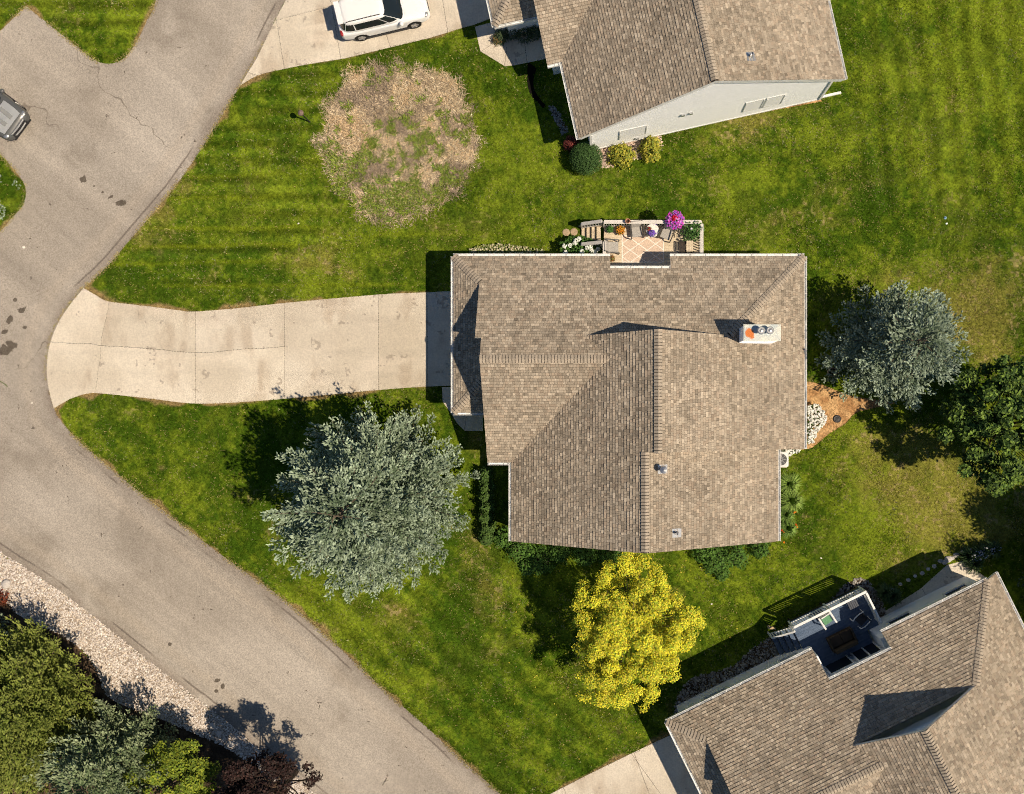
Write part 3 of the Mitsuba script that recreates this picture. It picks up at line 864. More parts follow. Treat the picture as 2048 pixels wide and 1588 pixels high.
    fpn = [(xk + .6, yN - over_n), (n0 + .1, yN - over_n), (n0 + .1, yN - nd - over_n), (n1 - .1, yN - nd - over_n), (n1 - .1, yR - over_n), (xE2 - .62, yR - over_n), (xE2 - .62, ys + .12), (xE1 - .62, ys + .12), (xE1 - .62, yS + .11),
           (xW + .62, yS + .11), (xW + .62, yG + .55), (wx, yG + .55), (wx, yk + .6), (xk + .6, yk + .6)]
    low.prism(Polygon(fpn), 0.0, top)
    if nd > .2:
        low.prism(sbox(n0 + .1, yN - nd - over_n - .15, n1 - .1, yN - nd - over_n), top, he + mN * (nd + over_n) - .17)

    def gable_y(x, thick, pts):        # a wall at x = const, pts in (y, z)
        m = trimesh.creation.extrude_polygon(Polygon(pts), thick, engine='earcut')
        vv = np.array(m.vertices)
        low.add(np.column_stack([x + vv[:, 2], vv[:, 0], vv[:, 1]]), m.faces)

    def gable_x(y, thick, pts):        # a wall at y = const, pts in (x, z)
        m = trimesh.creation.extrude_polygon(Polygon(pts), thick, engine='earcut')
        vv = np.array(m.vertices)
        low.add(np.column_stack([vv[:, 0], y + vv[:, 2], vv[:, 1]]), m.faces[:, ::-1])

    if 'garage' not in hide:
        gable_y(wx, .12, [(-1.6, top), (-1.6, PN.z((0, -1.6)) - .18), (yr, zr - .18), (yG + .55, PG.z((0, yG + .55)) - .18), (yG + .55, top)][::-1])
    gable_x(yS + .11, .12, [(xW + .62, top), (xE1 - .62, top), (xE1 - .62, P1.z((xE1 - .62, 0)) - .17), (rx1, zr1 - .17), (xW + .62, PW.z((xW + .62, 0)) - .17)])
    if 'north' not in hide:
        gable_x(yg - .72, .12, [(jx + .1, he + 1.6), (ex - .1, he + 1.6), (ex - .1, P2.z((ex - .1, 0)) - .17), (rx2, zr2 - .17), (jx + .1, PW.z((jx + .1, 0)) - .17)])
    gable_x(ys + .03, .05, [(rx1 + .2, zr1 - .3), (xE1, he - .05), (xE2 - .7, he - .05), (xE2 - .7, P2.z((xE2 - .7, 0)) - .17), (rx2 + .1, zr2 - .22)])
    Wk = put('wall', low.move(M), 'mat_siding', H, vc=False)
    # lap boards on the walls that show
    for which in laps:
        if which == 'south':
            p, q = np.array((xW + .62, yS + .11)), np.array((xE1 - .62, yS + .11))
            L = q[0] - p[0]
            lap_wall(lapm, p, q, Polygon([(0, .25), (L, .25), (L, P1.z((q[0], 0)) - .17), (rx1 - p[0], zr1 - .17), (0, PW.z((p[0], 0)) - .17)]))
            tr.box(p[0], p[1] - .03, top / 2 + .12, .12, .09, top - .25).box(q[0], q[1] - .03, top / 2 + .12, .12, .09, top - .25)
            for (a, za), (b, zb) in (((xW + .1, PW.z((xW + .1, 0))), (rx1, zr1)), ((rx1, zr1), (xE1 - .1, P1.z((xE1 - .1, 0))))):
                tr.beam((a, yS + .045, za - .26), (b, yS + .045, zb - .26), .05, .16)
            tr.box((p[0] + q[0]) / 2, p[1] - .012, .2, L, .05, .10)
        elif which == 'skirt':
            p, q = np.array((xk + .6, yk + .6)), np.array((wx, yk + .6))
            lap_wall(lapm, p, q, sbox(0, .25, q[0] - p[0], top))
        elif which == 'north':
            for a, b in zip(fpn[0:6][::-1][:-1], fpn[0:6][::-1][1:]):
                L = math.hypot(b[0] - a[0], b[1] - a[1])
                lap_wall(lapm, a, b, sbox(0, .25, L, top))
        elif which == 'garage_south':
            p, q = np.array((wx, yG + .55)), np.array((xW + .62, yG + .55))
            lap_wall(lapm, p, q, sbox(0, .25, q[0] - p[0], top))
    if lapm.n:
        put('siding', lapm.move(M), 'mat_siding', Wk, kind='stuff', vc=False)
    if tr.n:
        put('trim', tr.move(M), 'mat_white', Wk, vc=False)
    # gutters along the eaves: an open channel with hanger straps
    gut = []
    if 'north' not in hide:
        gut += [((xk - .02, yN), (n0, yN)), ((n0, yN - nd), (n1, yN - nd)), ((n1, yR), (xR, yR))]
        gut += [((xE2, yR), (xE2, ys))]
    else:
        gut += [((xE2, yS + 4.7), (xE2, ys))]
    gut += [((xE1, ys), (xE1, yS)), ((xW, yS), (xW, yG)), ((xW, yG), (xr, yG)), ((wx, yk), (xk, yk)), ((xk, yk), (xk, yN))]
    for (a, b) in gut:
        if 'north' in hide and b == (xE2, ys):
            continue
        a, b = np.array(a), np.array(b)
        d = (b - a) / np.linalg.norm(b - a)
        o = np.array([-d[1], d[0]])
        mid = Polygon(fpn).representative_point()
        # outward: away from the face that drains into it
        if shapely.distance(Point(*((a + b) / 2 + o * .3)), roof_plan) < .05:
            o = -o
        m = MB()
        zg = he - .02 + (mN * (yN - a[1]) if abs(a[1] - b[1]) < 1e-6 and a[1] > -3 else 0)
        L = np.linalg.norm(b - a)

        def strip(off, z, w, h):
            c0, c1 = a + o * off, b + o * off
            m.beam((c0[0], c0[1], z), (c1[0], c1[1], z), w, h)
        strip(.012, zg - .05, .016, .11)
        strip(.108, zg - .045, .020, .13)
        strip(.06, zg - .105, .085, .012)
        for k in np.arange(.3, L, .75):
            c = a + d * k
            m.beam((*(c + o * .02), zg + .012), (*(c + o * .115), zg + .012), .03, .016)
        put('gutter', m.move(M), 'mat_white', H, vc=False)
    # openings: (wall start, wall end, distance along, sill, width, height)
    for (p, q, s, sill, w, hgt, kind_) in windows:
        p, q = np.asarray(p, float), np.asarray(q, float)
        d = (q - p) / np.linalg.norm(q - p)
        o = np.array([d[1], -d[0]])
        fm, gm = MB(), MB()
        c = p + d * s

        def bar(u0, z0_, u1, z1_, wd, dp=.07):
            A, B = c + d * u0 + o * (.018 if blinds else .03), c + d * u1 + o * (.018 if blinds else .03)
            fm.beam((A[0], A[1], z0_), (B[0], B[1], z1_), dp if z0_ == z1_ else wd, wd if z0_ == z1_ else dp)
        fd = .045 if blinds else .11
        bar(-w / 2 - .04, sill + hgt, w / 2 + .04, sill + hgt, .09, fd)
        bar(-w / 2 - .04, sill, w / 2 + .04, sill, .09, fd)
        bar(-w / 2, sill + .05, -w / 2, sill + hgt - .05, .09, .045 if blinds else .07)
        bar(w / 2, sill + .05, w / 2, sill + hgt - .05, .09, .045 if blinds else .07)
        if kind_ == 'door':
            bar(0, sill + .05, 0, sill + hgt - .05, .07)
        A, B = c - d * (w / 2 - .04) + o * (.022 if blinds else .012), c + d * (w / 2 - .04) + o * (.022 if blinds else .012)
        gm.beam((A[0], A[1], sill + hgt / 2), (B[0], B[1], sill + hgt / 2), .03, hgt - .08)
        if kind_ == 'garage':
            k = put('garage_door', fm.move(M), 'mat_white', H, vc=False)
            pm = MB()
            for i in range(4):
                pm.beam((A[0], A[1], sill + (i + .5) * hgt / 4), (B[0], B[1], sill + (i + .5) * hgt / 4), .05, hgt / 4 - .02)
            put('panel', pm.move(M), 'mat_white', k, vc=False)
        else:
            k = put('glass_door' if kind_ == 'door' else 'window', fm.move(M), 'mat_white', H, vc=False)
            put('pane', gm.move(M), 'mat_blind' if blinds else 'mat_glass', k, vc=False)
    return H, M, dict(P1=P1, P2=P2, PN=PN, PW=PW, R=R, fpn=fpn, he=he)


def pipe_vent(parent, P, M, lx, ly, rr, hh, hood=False):
    z = float(P.z(np.array([lx, ly])))
    m = MB()
    w = to_world(M, np.array([lx, ly]))
    fl = [np.array([lx + a, ly + b]) for a, b in ((-.22, -.2), (.22, -.2), (.22, .2), (-.22, .2))]
    q = np.array([[*to_world(M, c), float(P.z(c)) + .034] for c in fl])
    m.add(q, [[0, 1, 2], [0, 2, 3]])
    m.lathe(w[0], w[1], z, [(rr * 1.9, -.05), (rr * 1.5, .09), (rr, .13), (rr, hh), (rr * .8, hh), (rr * .8, hh - .1), (0, hh - .1)], 16)
    if hood:
        m.lathe(w[0], w[1], z + hh + .02, [(rr * .9, -.06), (rr * 1.7, 0), (rr * 1.6, .06), (0, .14)], 16)
    return put('roof_vent', m, 'mat_metal', parent, vc=False, smooth=40)


# the middle house
O1 = G(902.5, 508, 2.75)
h1w = [((.7, -7.0), (.7, -.7), 3.3, .02, 4.9, 2.2, 'garage')]
h1w = [((.7, -.7), (.7, -7.0), 3.2, .06, 4.9, 2.15, 'garage')]
HA, MA, IA = make_house(O1[0], O1[1], 0.0, 'middle house with brown shingle roof, white gutters and a metal topped chimney', 101, windows=h1w, laps=('garage_south', 'south'))
for (px, py, P, rr, hh, hood) in ((1326, 939, IA['P1'], .10, .55, True), (1354, 1067, IA['P1'], .055, .38, False)):
    q = G(px, py, 5.6)
    zz = 5.6
    for _ in range(4):
        l = (q[:2] - O1[:2])
        zz = float(P.z(l)) + hh * .5
        q = G(px, py, zz)
    pipe_vent(HA, P, MA, *(q[:2] - O1[:2]), rr, hh, hood)
# chimney of the middle house
CT = 6.25
c0, c1 = G(1487, 682, CT), G(1562, 648.5, CT)
cx, cy, sx, sy = (c0[0] + c1[0]) / 2, (c0[1] + c1[1]) / 2, c1[0] - c0[0], c1[1] - c0[1]
m = MB()
m.box(cx, cy, (3.0 + CT - .10) / 2, sx - .10, sy - .10, CT - .10 - 3.0)
for k in range(8):
    m.box(cx, cy, 4.6 + k * .2, sx - .075, sy - .075, .012)
CH = put('chimney', m, 'mat_siding', HA, vc=False, label='pale clad chimney with a rust stained metal top')
m = MB()
m.prism(sbox(cx - sx / 2, cy - sy / 2, cx + sx / 2, cy + sy / 2), CT - .10, CT - .02)
m.prism(sbox(cx - sx / 2 + .03, cy - sy / 2 + .03, cx + sx / 2 - .03, cy + sy / 2 - .03), CT - .02, CT)
for a in (-1, 1):
    for b in (-1, 1):
        m.cyl(cx + a * (sx / 2 - .06), cy + b * (sy / 2 - .06), CT, CT + .012, .022, sides=8)
put('chimney_cap', m, 'mat_flashing', CH, vc=False)
for px in (1522, 1539.5):
    q = G(px, 661, CT + .25)
    m = MB()
    m.lathe(q[0], q[1], CT, [(.11, 0), (.11, .2), (.13, .2), (.13, .25), (.175, .27), (.175, .33), (.14, .36), (.10, .36), (.09, .33), (.05, .34), (0, .36)], 20)
    put('flue', m, 'mat_metal', CH, vc=False, smooth=40)

# the upper house: same plan, turned
a2 = math.radians(12.6)
ex2, ey2 = np.array([math.cos(a2), math.sin(a2)]), np.array([-math.sin(a2), math.cos(a2)])
sw = G(1155, 278, 2.75)[:2]
O2 = sw - ex2 * 2.85 - ey2 * (-13.92)
south_len = 15.85 - .62 - 3.52
h2w = [((3.52, -13.81), (15.53, -13.81), 2.15, .95, 1.35, 1.25, 'window'), ((3.52, -13.81), (15.23, -13.81), 8.3, .95, .9, 1.25, 'window'), ((3.52, -13.81), (15.23, -13.81), 9.35, .95, .9, 1.25, 'window')]
HB, M2, IB = make_house(O2[0], O2[1], a2, 'upper house with brown shingle roof and a sunlit white gable wall', 202, windows=h2w, laps=('south', 'skirt', 'garage_south'), xG=2.2, blinds=True, xE2=17.42)
q = G(1494, 131, 4.4)[:2] - O2
pipe_vent(HB, IB['P1'], M2, float(q @ ex2), float(q @ ey2), .06, .42)
# small wall vents on the sunlit gable
for s in (4.6, 5.0, 2.4):
    p = O2 + ex2 * (3.52 + s) + ey2 * (-13.81 - .05)
    z = .55 if s < 3 else 2.6
    m = MB()
    m.box(p[0], p[1], z, .17, .10, .15, a2)
    put('wall_vent', m, 'mat_metal', HB, vc=False)

# the lower right house
a3 = math.radians(26.4)
ex3, ey3 = np.array([math.cos(a3), math.sin(a3)]), np.array([-math.sin(a3), math.cos(a3)])
O3 = G(1327.5, 1442, 2.75)[:2]
on = .42
h3w = [((8.1, -.1 - on), (.7, -.1 - on), 1.2, 1.05, 1.0, 1.2, 'window'), ((8.1, -.1 - on), (.7, -.1 - on), 5.35, 1.05, 1.25, 1.2, 'window'),
       ((11.2, -1.4 - on), (8.1, -1.4 - on), 2.25, .75, 1.25, 1.55, 'window'), ((11.2, -1.4 - on), (8.1, -1.4 - on), .75, .5, 1.25, 1.9, 'door'),
       ((17.0, -.72 - on), (11.2, -.72 - on), 4.3, 1.2, 1.2, 1.1, 'window'), ((17.0, -.72 - on), (11.2, -.72 - on), 1.15, 1.2, 1.2, 1.1, 'window')]
HC, M3, IC = make_house(O3[0], O3[1], a3, 'lower right house, turned, with brown shingle roof and a dark blue deck', 303, windows=h3w, laps=('north',), notch=(8.0, 11.3, 1.40), right_drop=.62, xW=4.1, ridge_shift=.66, over_n=on, xE2=17.6)

# ---------------------------------------------------------------- trees and shrubs
def spindles(base, d, length, rad, r, sides=3):
    """Needle-covered shoots: thin double pyramids from base along d."""
    n = len(base)
    d = d / (np.linalg.norm(d, axis=1, keepdims=True) + 1e-9)
    up = np.where(np.abs(d[:, 2:]) < .9, [[0, 0, 1.0]], [[1.0, 0, 0]])
    s = np.cross(d, up)
    s /= np.linalg.norm(s, axis=1, keepdims=True) + 1e-9
    u = np.cross(s, d)
    ph = r.uniform(0, 2 * np.pi, n)
    L = np.broadcast_to(length, (n,))[:, None]
    R = np.broadcast_to(rad, (n,))[:, None]
    v = [base, base + d * L]
    for k in range(sides):
        a = (ph + 2 * np.pi * k / sides)[:, None]
        v.append(base + d * L * .45 + (s * np.cos(a) + u * np.sin(a)) * R)
    v = np.stack(v, 1).reshape(-1, 3)
    f0 = np.array([[0, 2 + (k + 1) % sides, 2 + k] for k in range(sides)] + [[1, 2 + k, 2 + (k + 1) % sides] for k in range(sides)])
    return v, (f0[None] + (np.arange(n) * (2 + sides))[:, None, None]).reshape(-1, 3), 2 + sides


def rot_z(d, a):
    return np.stack([d[:, 0] * np.cos(a) - d[:, 1] * np.sin(a), d[:, 0] * np.sin(a) + d[:, 1] * np.cos(a), d[:, 2]], 1)


def conifer(name, x, y, R, H, seed, label, cat='tree', group=None, col=(.21, .27, .25), tip=(.34, .42, .38), shape=.62, tier=.92, gap=1.42, twig=.088, z0=.35, tuft=.185, fat=.048, droop=.05, side=.29, inner=.18, bare=None):
    r = np.random.default_rng(seed)
    key = thing(name, label, cat, group)
    tr = MB()
    tr.tube([[x, y, -.05], [x, y, H * .35], [x + .03, y, H * .97]], [H * .021 + .05, H * .012, .012], 8)
    B, D, Ln, C = [], [], [], []
    z = z0
    while z < H * .985:
        rr = R * max(.02, 1 - (z / H) ** (1 / shape * 1.0)) ** shape
        nb = max(4, int(2 * np.pi * rr / gap))
        off = r.uniform(0, 6.28)
        for k in range(nb):
            a = off + 2 * np.pi * k / nb + r.normal(0, .12)
            L = rr * r.choice([r.uniform(.70, .88), r.uniform(.92, 1.08)], p=[.4, .6])
            zb = z + r.normal(0, tier * .42)
            tone = r.uniform(.86, 1.14)
            n = max(3, int(L / twig))
            t = (np.arange(n) + r.uniform(.2, .8)) / n
            t = t[t > inner * r.uniform(.4, 1.2)] if L > .8 else t
            dr_ = np.array([math.cos(a), math.sin(a)])
            bend = r.normal(0, .16)
            rise = -droop * L * t + .22 * L * t ** 3 + .06 * L
            lat = np.array([-dr_[1], dr_[0]])
            axis = np.column_stack([x + dr_[0] * L * t + lat[0] * bend * L * t * t, y + dr_[1] * L * t + lat[1] * bend * L * t * t, zb + rise])
            if len(tr.v) < 260 and L > .8 and r.uniform() < .5:
                tr.tube([[x, y, zb + .02], axis[len(axis) // 2], axis[-1]], [.024, .016, .007], 4)
            d0 = np.column_stack([dr_[0] + lat[0] * bend * 2 * t, dr_[1] + lat[1] * bend * 2 * t, -droop + .5 * t ** 2])
            cl = .5 + .5 * np.cos(2 * np.pi * L * t / .8 + r.uniform(0, 6.28))
            hw = (.38 + .85 * cl) * np.minimum(side * L, .56) * np.minimum(1, t / .3 + .25) * (1 - t ** 2.2) ** .7 + .05
            for sgn in (-1, 1):
                sp = r.uniform(.75, 1.05, len(t))
                da = rot_z(d0, sgn * sp)
                da[:, 2] += r.uniform(-.10, .16, len(t))
                w = hw / np.sin(.9) * r.uniform(.65, 1.15, len(t))
                m = np.maximum(1, np.round(w / (tuft * .55)).astype(int))
                for q in range(int(m.max())):
                    ok = m > q
                    s = ((q + r.uniform(.0, .6, ok.sum())) / m[ok] * w[ok])[:, None]
                    b = axis[ok] + da[ok] / np.linalg.norm(da[ok], axis=1, keepdims=True) * s
                    b[:, 2] += .26 * cl[ok] - .55 * s[:, 0] ** 2 + r.normal(0, .07, len(b))
                    dd = rot_z(da[ok], -sgn * r.uniform(.0, .55, ok.sum()) + r.normal(0, .42, ok.sum()))
                    dd[:, 2] += r.uniform(.0, .5, ok.sum())
                    B.append(b)
                    D.append(dd)
                    Ln.append(tuft * r.uniform(.7, 1.25, len(b)))
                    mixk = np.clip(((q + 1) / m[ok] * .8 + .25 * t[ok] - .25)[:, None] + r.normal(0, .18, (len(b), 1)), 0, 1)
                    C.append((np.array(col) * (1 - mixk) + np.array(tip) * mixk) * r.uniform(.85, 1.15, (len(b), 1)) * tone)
        z += tier * r.uniform(.8, 1.2) * (.65 + .35 * rr / R)
    B, D, Ln, C = np.vstack(B), np.vstack(D), np.concatenate(Ln), np.vstack(C)
    v, f, k = spindles(B, D, Ln, fat * r.uniform(.7, 1.3, len(B)), r)
    put('trunk', tr, 'mat_bark', key, vc=False)
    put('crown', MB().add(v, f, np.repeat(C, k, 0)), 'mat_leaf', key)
    return key


def leaf_quads(p, size, r, nrm=None, flat=.6):
    """A folded leaf (two triangles) at every point, facing nrm roughly."""
    n = len(p)
    if nrm is None:
        nrm = np.tile([0, 0, 1.0], (n, 1))
    nn = nrm + r.normal(0, flat, (n, 3))
    nn /= np.linalg.norm(nn, axis=1, keepdims=True) + 1e-9
    a = np.cross(nn, r.normal(0, 1, (n, 3)))
    a /= np.linalg.norm(a, axis=1, keepdims=True) + 1e-9
    b = np.cross(nn, a)
    s = (size * r.uniform(.6, 1.35, n))[:, None]
    v = np.stack([p - a * s * .5, p + b * s * .34 + nn * s * .08, p + a * s * .5, p - b * s * .34 + nn * s * .08], 1).reshape(-1, 3)
    f = (np.array([[0, 1, 2], [0, 2, 3]])[None] + (np.arange(n) * 4)[:, None, None]).reshape(-1, 3)
    return v, f


def broadleaf(name, x, y, R, H, seed, label, pal, lobes=120, per=240, leaf=.13, lobe=(.35, .65), squash=.85, z_low=.28, cat='tree', group=None, shape=None, trunk_r=.12, hole=.0, dense=.0):
    """Limbs that end in clumps; each clump is a cloud of separate leaves. shape(angle) scales the outline."""
    r = np.random.default_rng(seed)
    key = thing(name, label, cat, group)
    tr = MB()
    tr.tube([[x, y, -.05], [x + .03, y, H * .3], [x, y + .04, H * .62]], [trunk_r * 1.3, trunk_r, trunk_r * .45], 9)
    zc = H * (1 + z_low) / 2
    hz = H * (1 - z_low) / 2
    V, Fc, C, n0 = [], [], [], 0
    got = 0
    while got < lobes:
        u = r.normal(0, 1, 3)
        u /= np.linalg.norm(u)
        if u[2] < -.55:
            continue
        rad = r.uniform(.55, 1.0) if r.uniform() > dense else r.uniform(.2, .7)
        a = math.atan2(u[1], u[0])
        k = shape(a) if shape else 1.0
        lr = r.uniform(*lobe)
        c = np.array([x + u[0] * max(.05, R * k - lr * .8) * rad, y + u[1] * max(.05, R * k - lr * .8) * rad, zc + u[2] * (hz - lr * .6) * rad * squash])
        got += 1
        m = int(per * (lr / np.mean(lobe)) ** 2)
        d = r.normal(0, 1, (m, 3))
        d /= np.linalg.norm(d, axis=1, keepdims=True)
        d[:, 2] = np.where(d[:, 2] < -.3, -d[:, 2], d[:, 2])
        rr = lr * r.uniform(.45, 1.05, m)[:, None] * (1 + .35 * (meshkit.noise(d * 2.3 + c * 3) - .5))[:, None]
        p = c + d * rr * np.array([1, 1, .72])
        v, f = leaf_quads(p, leaf, r, d + [0, 0, .7])
        tone = r.uniform(.82, 1.18)
        col = np.asarray(pal)[r.integers(0, len(pal), m)] * r.uniform(.8, 1.2, (m, 1)) * tone
        V.append(v)
        Fc.append(f + n0)
        n0 += len(v)
        C.append(np.repeat(col, 4, 0))
        if got % 3 == 0:
            h0 = H * r.uniform(.18, .5)
            mid = np.array([x, y, h0]) * .5 + c * .5 + [0, 0, -.1]
            tr.tube([[x, y, h0], mid, c], [trunk_r * .38, trunk_r * .22, .012], 5)
    put('trunk', tr, 'mat_bark', key, vc=False)
    put('crown', MB().add(np.vstack(V), np.vstack(Fc), np.vstack(C)), 'mat_leaf', key)
    return key


def bush(name, x, y, rx, h, seed, label, pal, cat='shrub', group=None, n=2600, leaf=.07, ry=None, rot=0.0, lumps=.25, z0=0.0, parts=True, flat=.6):
    """A low plant: leaves over a lumpy dome on short stems."""
    r = np.random.default_rng(seed)
    ry = ry or rx
    key = thing(name, label, cat, group)
    d = r.normal(0, 1, (n, 3))
    d[:, 2] = np.abs(d[:, 2])
    d /= np.linalg.norm(d, axis=1, keepdims=True)
    k = (1 + lumps * 2 * (meshkit.fbm(d * 2.2 + seed, 3) - .5)) * r.uniform(.62, 1.04, n)
    p = d * k[:, None] * np.array([rx, ry, h])
    p = np.column_stack([p[:, 0] * math.cos(rot) - p[:, 1] * math.sin(rot) + x, p[:, 0] * math.sin(rot) + p[:, 1] * math.cos(rot) + y, p[:, 2] + z0 + .02])
    v, f = leaf_quads(p, leaf, r, d + [0, 0, .5], flat)
    tn = .8 + .4 * meshkit.fbm(p * 3.1, 3)
    col = np.asarray(pal)[r.integers(0, len(pal), n)] * r.uniform(.8, 1.2, (n, 1)) * tn[:, None]
    st = MB()
    for i in range(9):
        a = r.uniform(0, 6.28)
        st.tube([[x, y, z0 - .02], [x + .3 * rx * math.cos(a), y + .3 * ry * math.sin(a), z0 + h * .5], [x + .62 * rx * math.cos(a), y + .62 * ry * math.sin(a), z0 + h * .72]], [.022, .014, .006], 4)
    put('stem', st, 'mat_bark', key, vc=False)
    put('foliage', MB().add(v, f, np.repeat(col, 4, 0)), 'mat_leaf', key)
    return key


def blade_clump(name, x, y, rad, h, seed, label, col, cat='plant', group=None, n=260, z0=0.0, w=.035):
    """A fountain of long narrow leaves."""
    r = np.random.default_rng(seed)
    a = r.uniform(0, 2 * np.pi, n)
    L = rad * r.uniform(.45, 1.1, n)
    hh = h * r.uniform(.55, 1.1, n)
    o = np.stack([np.cos(a), np.sin(a)], 1)
    s = np.stack([-np.sin(a), np.cos(a)], 1)
    b0 = np.column_stack([x + o[:, 0] * .06, y + o[:, 1] * .06, np.full(n, z0)])
    m1 = np.column_stack([x + o[:, 0] * L * .45, y + o[:, 1] * L * .45, z0 + hh])
    t1 = np.column_stack([x + o[:, 0] * L, y + o[:, 1] * L, z0 + hh * r.uniform(.25, .8, n)])
    s3 = np.column_stack([s * w / 2, np.zeros(n)])
    v = np.stack([b0 - s3 * .5, b0 + s3 * .5, m1 - s3, m1 + s3, t1], 1).reshape(-1, 3)
    f = (np.array([[0, 1, 3], [0, 3, 2], [2, 3, 4]])[None] + (np.arange(n) * 5)[:, None, None]).reshape(-1, 3)
    return put(name, MB().add(v, f, np.repeat(np.array([col]) * r.uniform(.65, 1.35, (n, 1)), 5, 0)), 'mat_leaf', label=label, cat=cat, group=group)


def blooms(mb, pts, size, pal, r):
    """Small round flower heads: a ring of petals each."""
    ico = trimesh.creation.icosahedron()
    for p in pts:
        s = size * r.uniform(.7, 1.25)
        v = ico.vertices * r.uniform(.8, 1.15, (12, 1)) * np.array([s, s, s * .7]) + p
        mb.add(v, ico.faces, np.asarray(pal)[r.integers(0, len(pal))] * r.uniform(.85, 1.15))
    return mb


def ground_under(px, py, z):
    return G(px, py, z)[:2]


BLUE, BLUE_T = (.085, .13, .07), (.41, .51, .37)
b = (G(780, 990)[0], G(780, 990)[1])
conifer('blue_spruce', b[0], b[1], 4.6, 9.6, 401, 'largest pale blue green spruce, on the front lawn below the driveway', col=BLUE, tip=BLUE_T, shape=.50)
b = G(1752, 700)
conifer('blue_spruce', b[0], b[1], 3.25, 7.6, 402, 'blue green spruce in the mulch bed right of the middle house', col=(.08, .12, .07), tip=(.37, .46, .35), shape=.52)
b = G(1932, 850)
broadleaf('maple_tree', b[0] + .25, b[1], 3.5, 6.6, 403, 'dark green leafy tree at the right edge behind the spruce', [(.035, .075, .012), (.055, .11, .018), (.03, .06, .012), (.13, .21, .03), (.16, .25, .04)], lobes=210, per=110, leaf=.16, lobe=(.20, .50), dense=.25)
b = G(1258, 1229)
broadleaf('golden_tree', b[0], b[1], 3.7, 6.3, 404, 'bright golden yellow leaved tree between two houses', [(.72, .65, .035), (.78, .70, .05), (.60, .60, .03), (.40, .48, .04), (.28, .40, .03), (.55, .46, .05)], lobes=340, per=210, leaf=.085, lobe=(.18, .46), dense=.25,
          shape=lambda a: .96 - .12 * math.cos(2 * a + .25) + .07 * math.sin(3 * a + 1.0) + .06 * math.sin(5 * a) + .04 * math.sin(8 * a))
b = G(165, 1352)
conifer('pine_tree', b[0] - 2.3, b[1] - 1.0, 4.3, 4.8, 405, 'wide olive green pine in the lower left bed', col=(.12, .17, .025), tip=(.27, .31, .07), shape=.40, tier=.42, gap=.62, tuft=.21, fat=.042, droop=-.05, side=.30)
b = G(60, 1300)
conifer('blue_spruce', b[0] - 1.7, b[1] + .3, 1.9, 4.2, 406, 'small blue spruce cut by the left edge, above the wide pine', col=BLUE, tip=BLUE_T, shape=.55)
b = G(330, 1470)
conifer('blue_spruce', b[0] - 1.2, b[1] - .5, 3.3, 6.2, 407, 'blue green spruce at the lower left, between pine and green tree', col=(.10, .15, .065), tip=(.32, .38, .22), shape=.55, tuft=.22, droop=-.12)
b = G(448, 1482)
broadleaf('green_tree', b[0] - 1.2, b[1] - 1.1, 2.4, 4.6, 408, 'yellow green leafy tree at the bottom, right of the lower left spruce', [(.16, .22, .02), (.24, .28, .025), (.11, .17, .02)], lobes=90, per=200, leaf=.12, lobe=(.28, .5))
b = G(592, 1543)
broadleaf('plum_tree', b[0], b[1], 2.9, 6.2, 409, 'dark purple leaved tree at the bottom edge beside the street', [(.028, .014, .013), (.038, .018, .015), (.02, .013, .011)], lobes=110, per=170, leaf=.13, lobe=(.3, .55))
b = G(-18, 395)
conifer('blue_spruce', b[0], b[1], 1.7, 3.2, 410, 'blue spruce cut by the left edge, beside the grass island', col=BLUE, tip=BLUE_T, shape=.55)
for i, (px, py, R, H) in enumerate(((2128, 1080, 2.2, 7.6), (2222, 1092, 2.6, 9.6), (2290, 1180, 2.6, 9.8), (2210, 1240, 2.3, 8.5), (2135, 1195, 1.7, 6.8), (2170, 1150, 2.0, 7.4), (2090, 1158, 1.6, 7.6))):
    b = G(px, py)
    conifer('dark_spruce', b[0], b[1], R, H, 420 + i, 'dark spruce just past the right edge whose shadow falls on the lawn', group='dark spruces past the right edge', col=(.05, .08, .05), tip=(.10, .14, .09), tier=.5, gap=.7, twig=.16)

# shrubs round the houses
ORD = ['first', 'second', 'third', 'fourth', 'fifth', 'sixth', 'seventh', 'eighth', 'ninth', 'tenth', 'eleventh', 'twelfth', 'thirteenth', 'fourteenth', 'fifteenth', 'sixteenth', 'seventeenth', 'eighteenth']
b = ground_under(1172, 315, .9)
bush('round_shrub', b[0], b[1], .84, 1.0, 501, 'clipped dark green ball shrub at the corner of the upper house', [(.045, .10, .025), (.06, .125, .03), (.035, .08, .02)], n=9000, leaf=.06, lumps=.06, z0=.55)
b = ground_under(1245, 309, .5)
bush('golden_shrub', b[0], b[1], .66, .95, 502, 'yellow green shrub on pink gravel, nearer the clipped ball', [(.30, .30, .03), (.42, .38, .05), (.17, .22, .03)], n=1700, leaf=.12, ry=.62, lumps=.5)
b = ground_under(1301, 296, .5)
bush('golden_shrub', b[0], b[1], .54, .95, 503, 'yellow green shrub on pink gravel, farther from the clipped ball', [(.30, .30, .03), (.42, .38, .05), (.17, .22, .03)], n=1500, leaf=.12, ry=.7, lumps=.5)
b = ground_under(1141, 284, .6)
bush('red_shrub', b[0], b[1], .42, .8, 504, 'dark red shrub in the shade beside the clipped ball', [(.16, .035, .03), (.22, .05, .04), (.09, .02, .02)], n=900, leaf=.08)
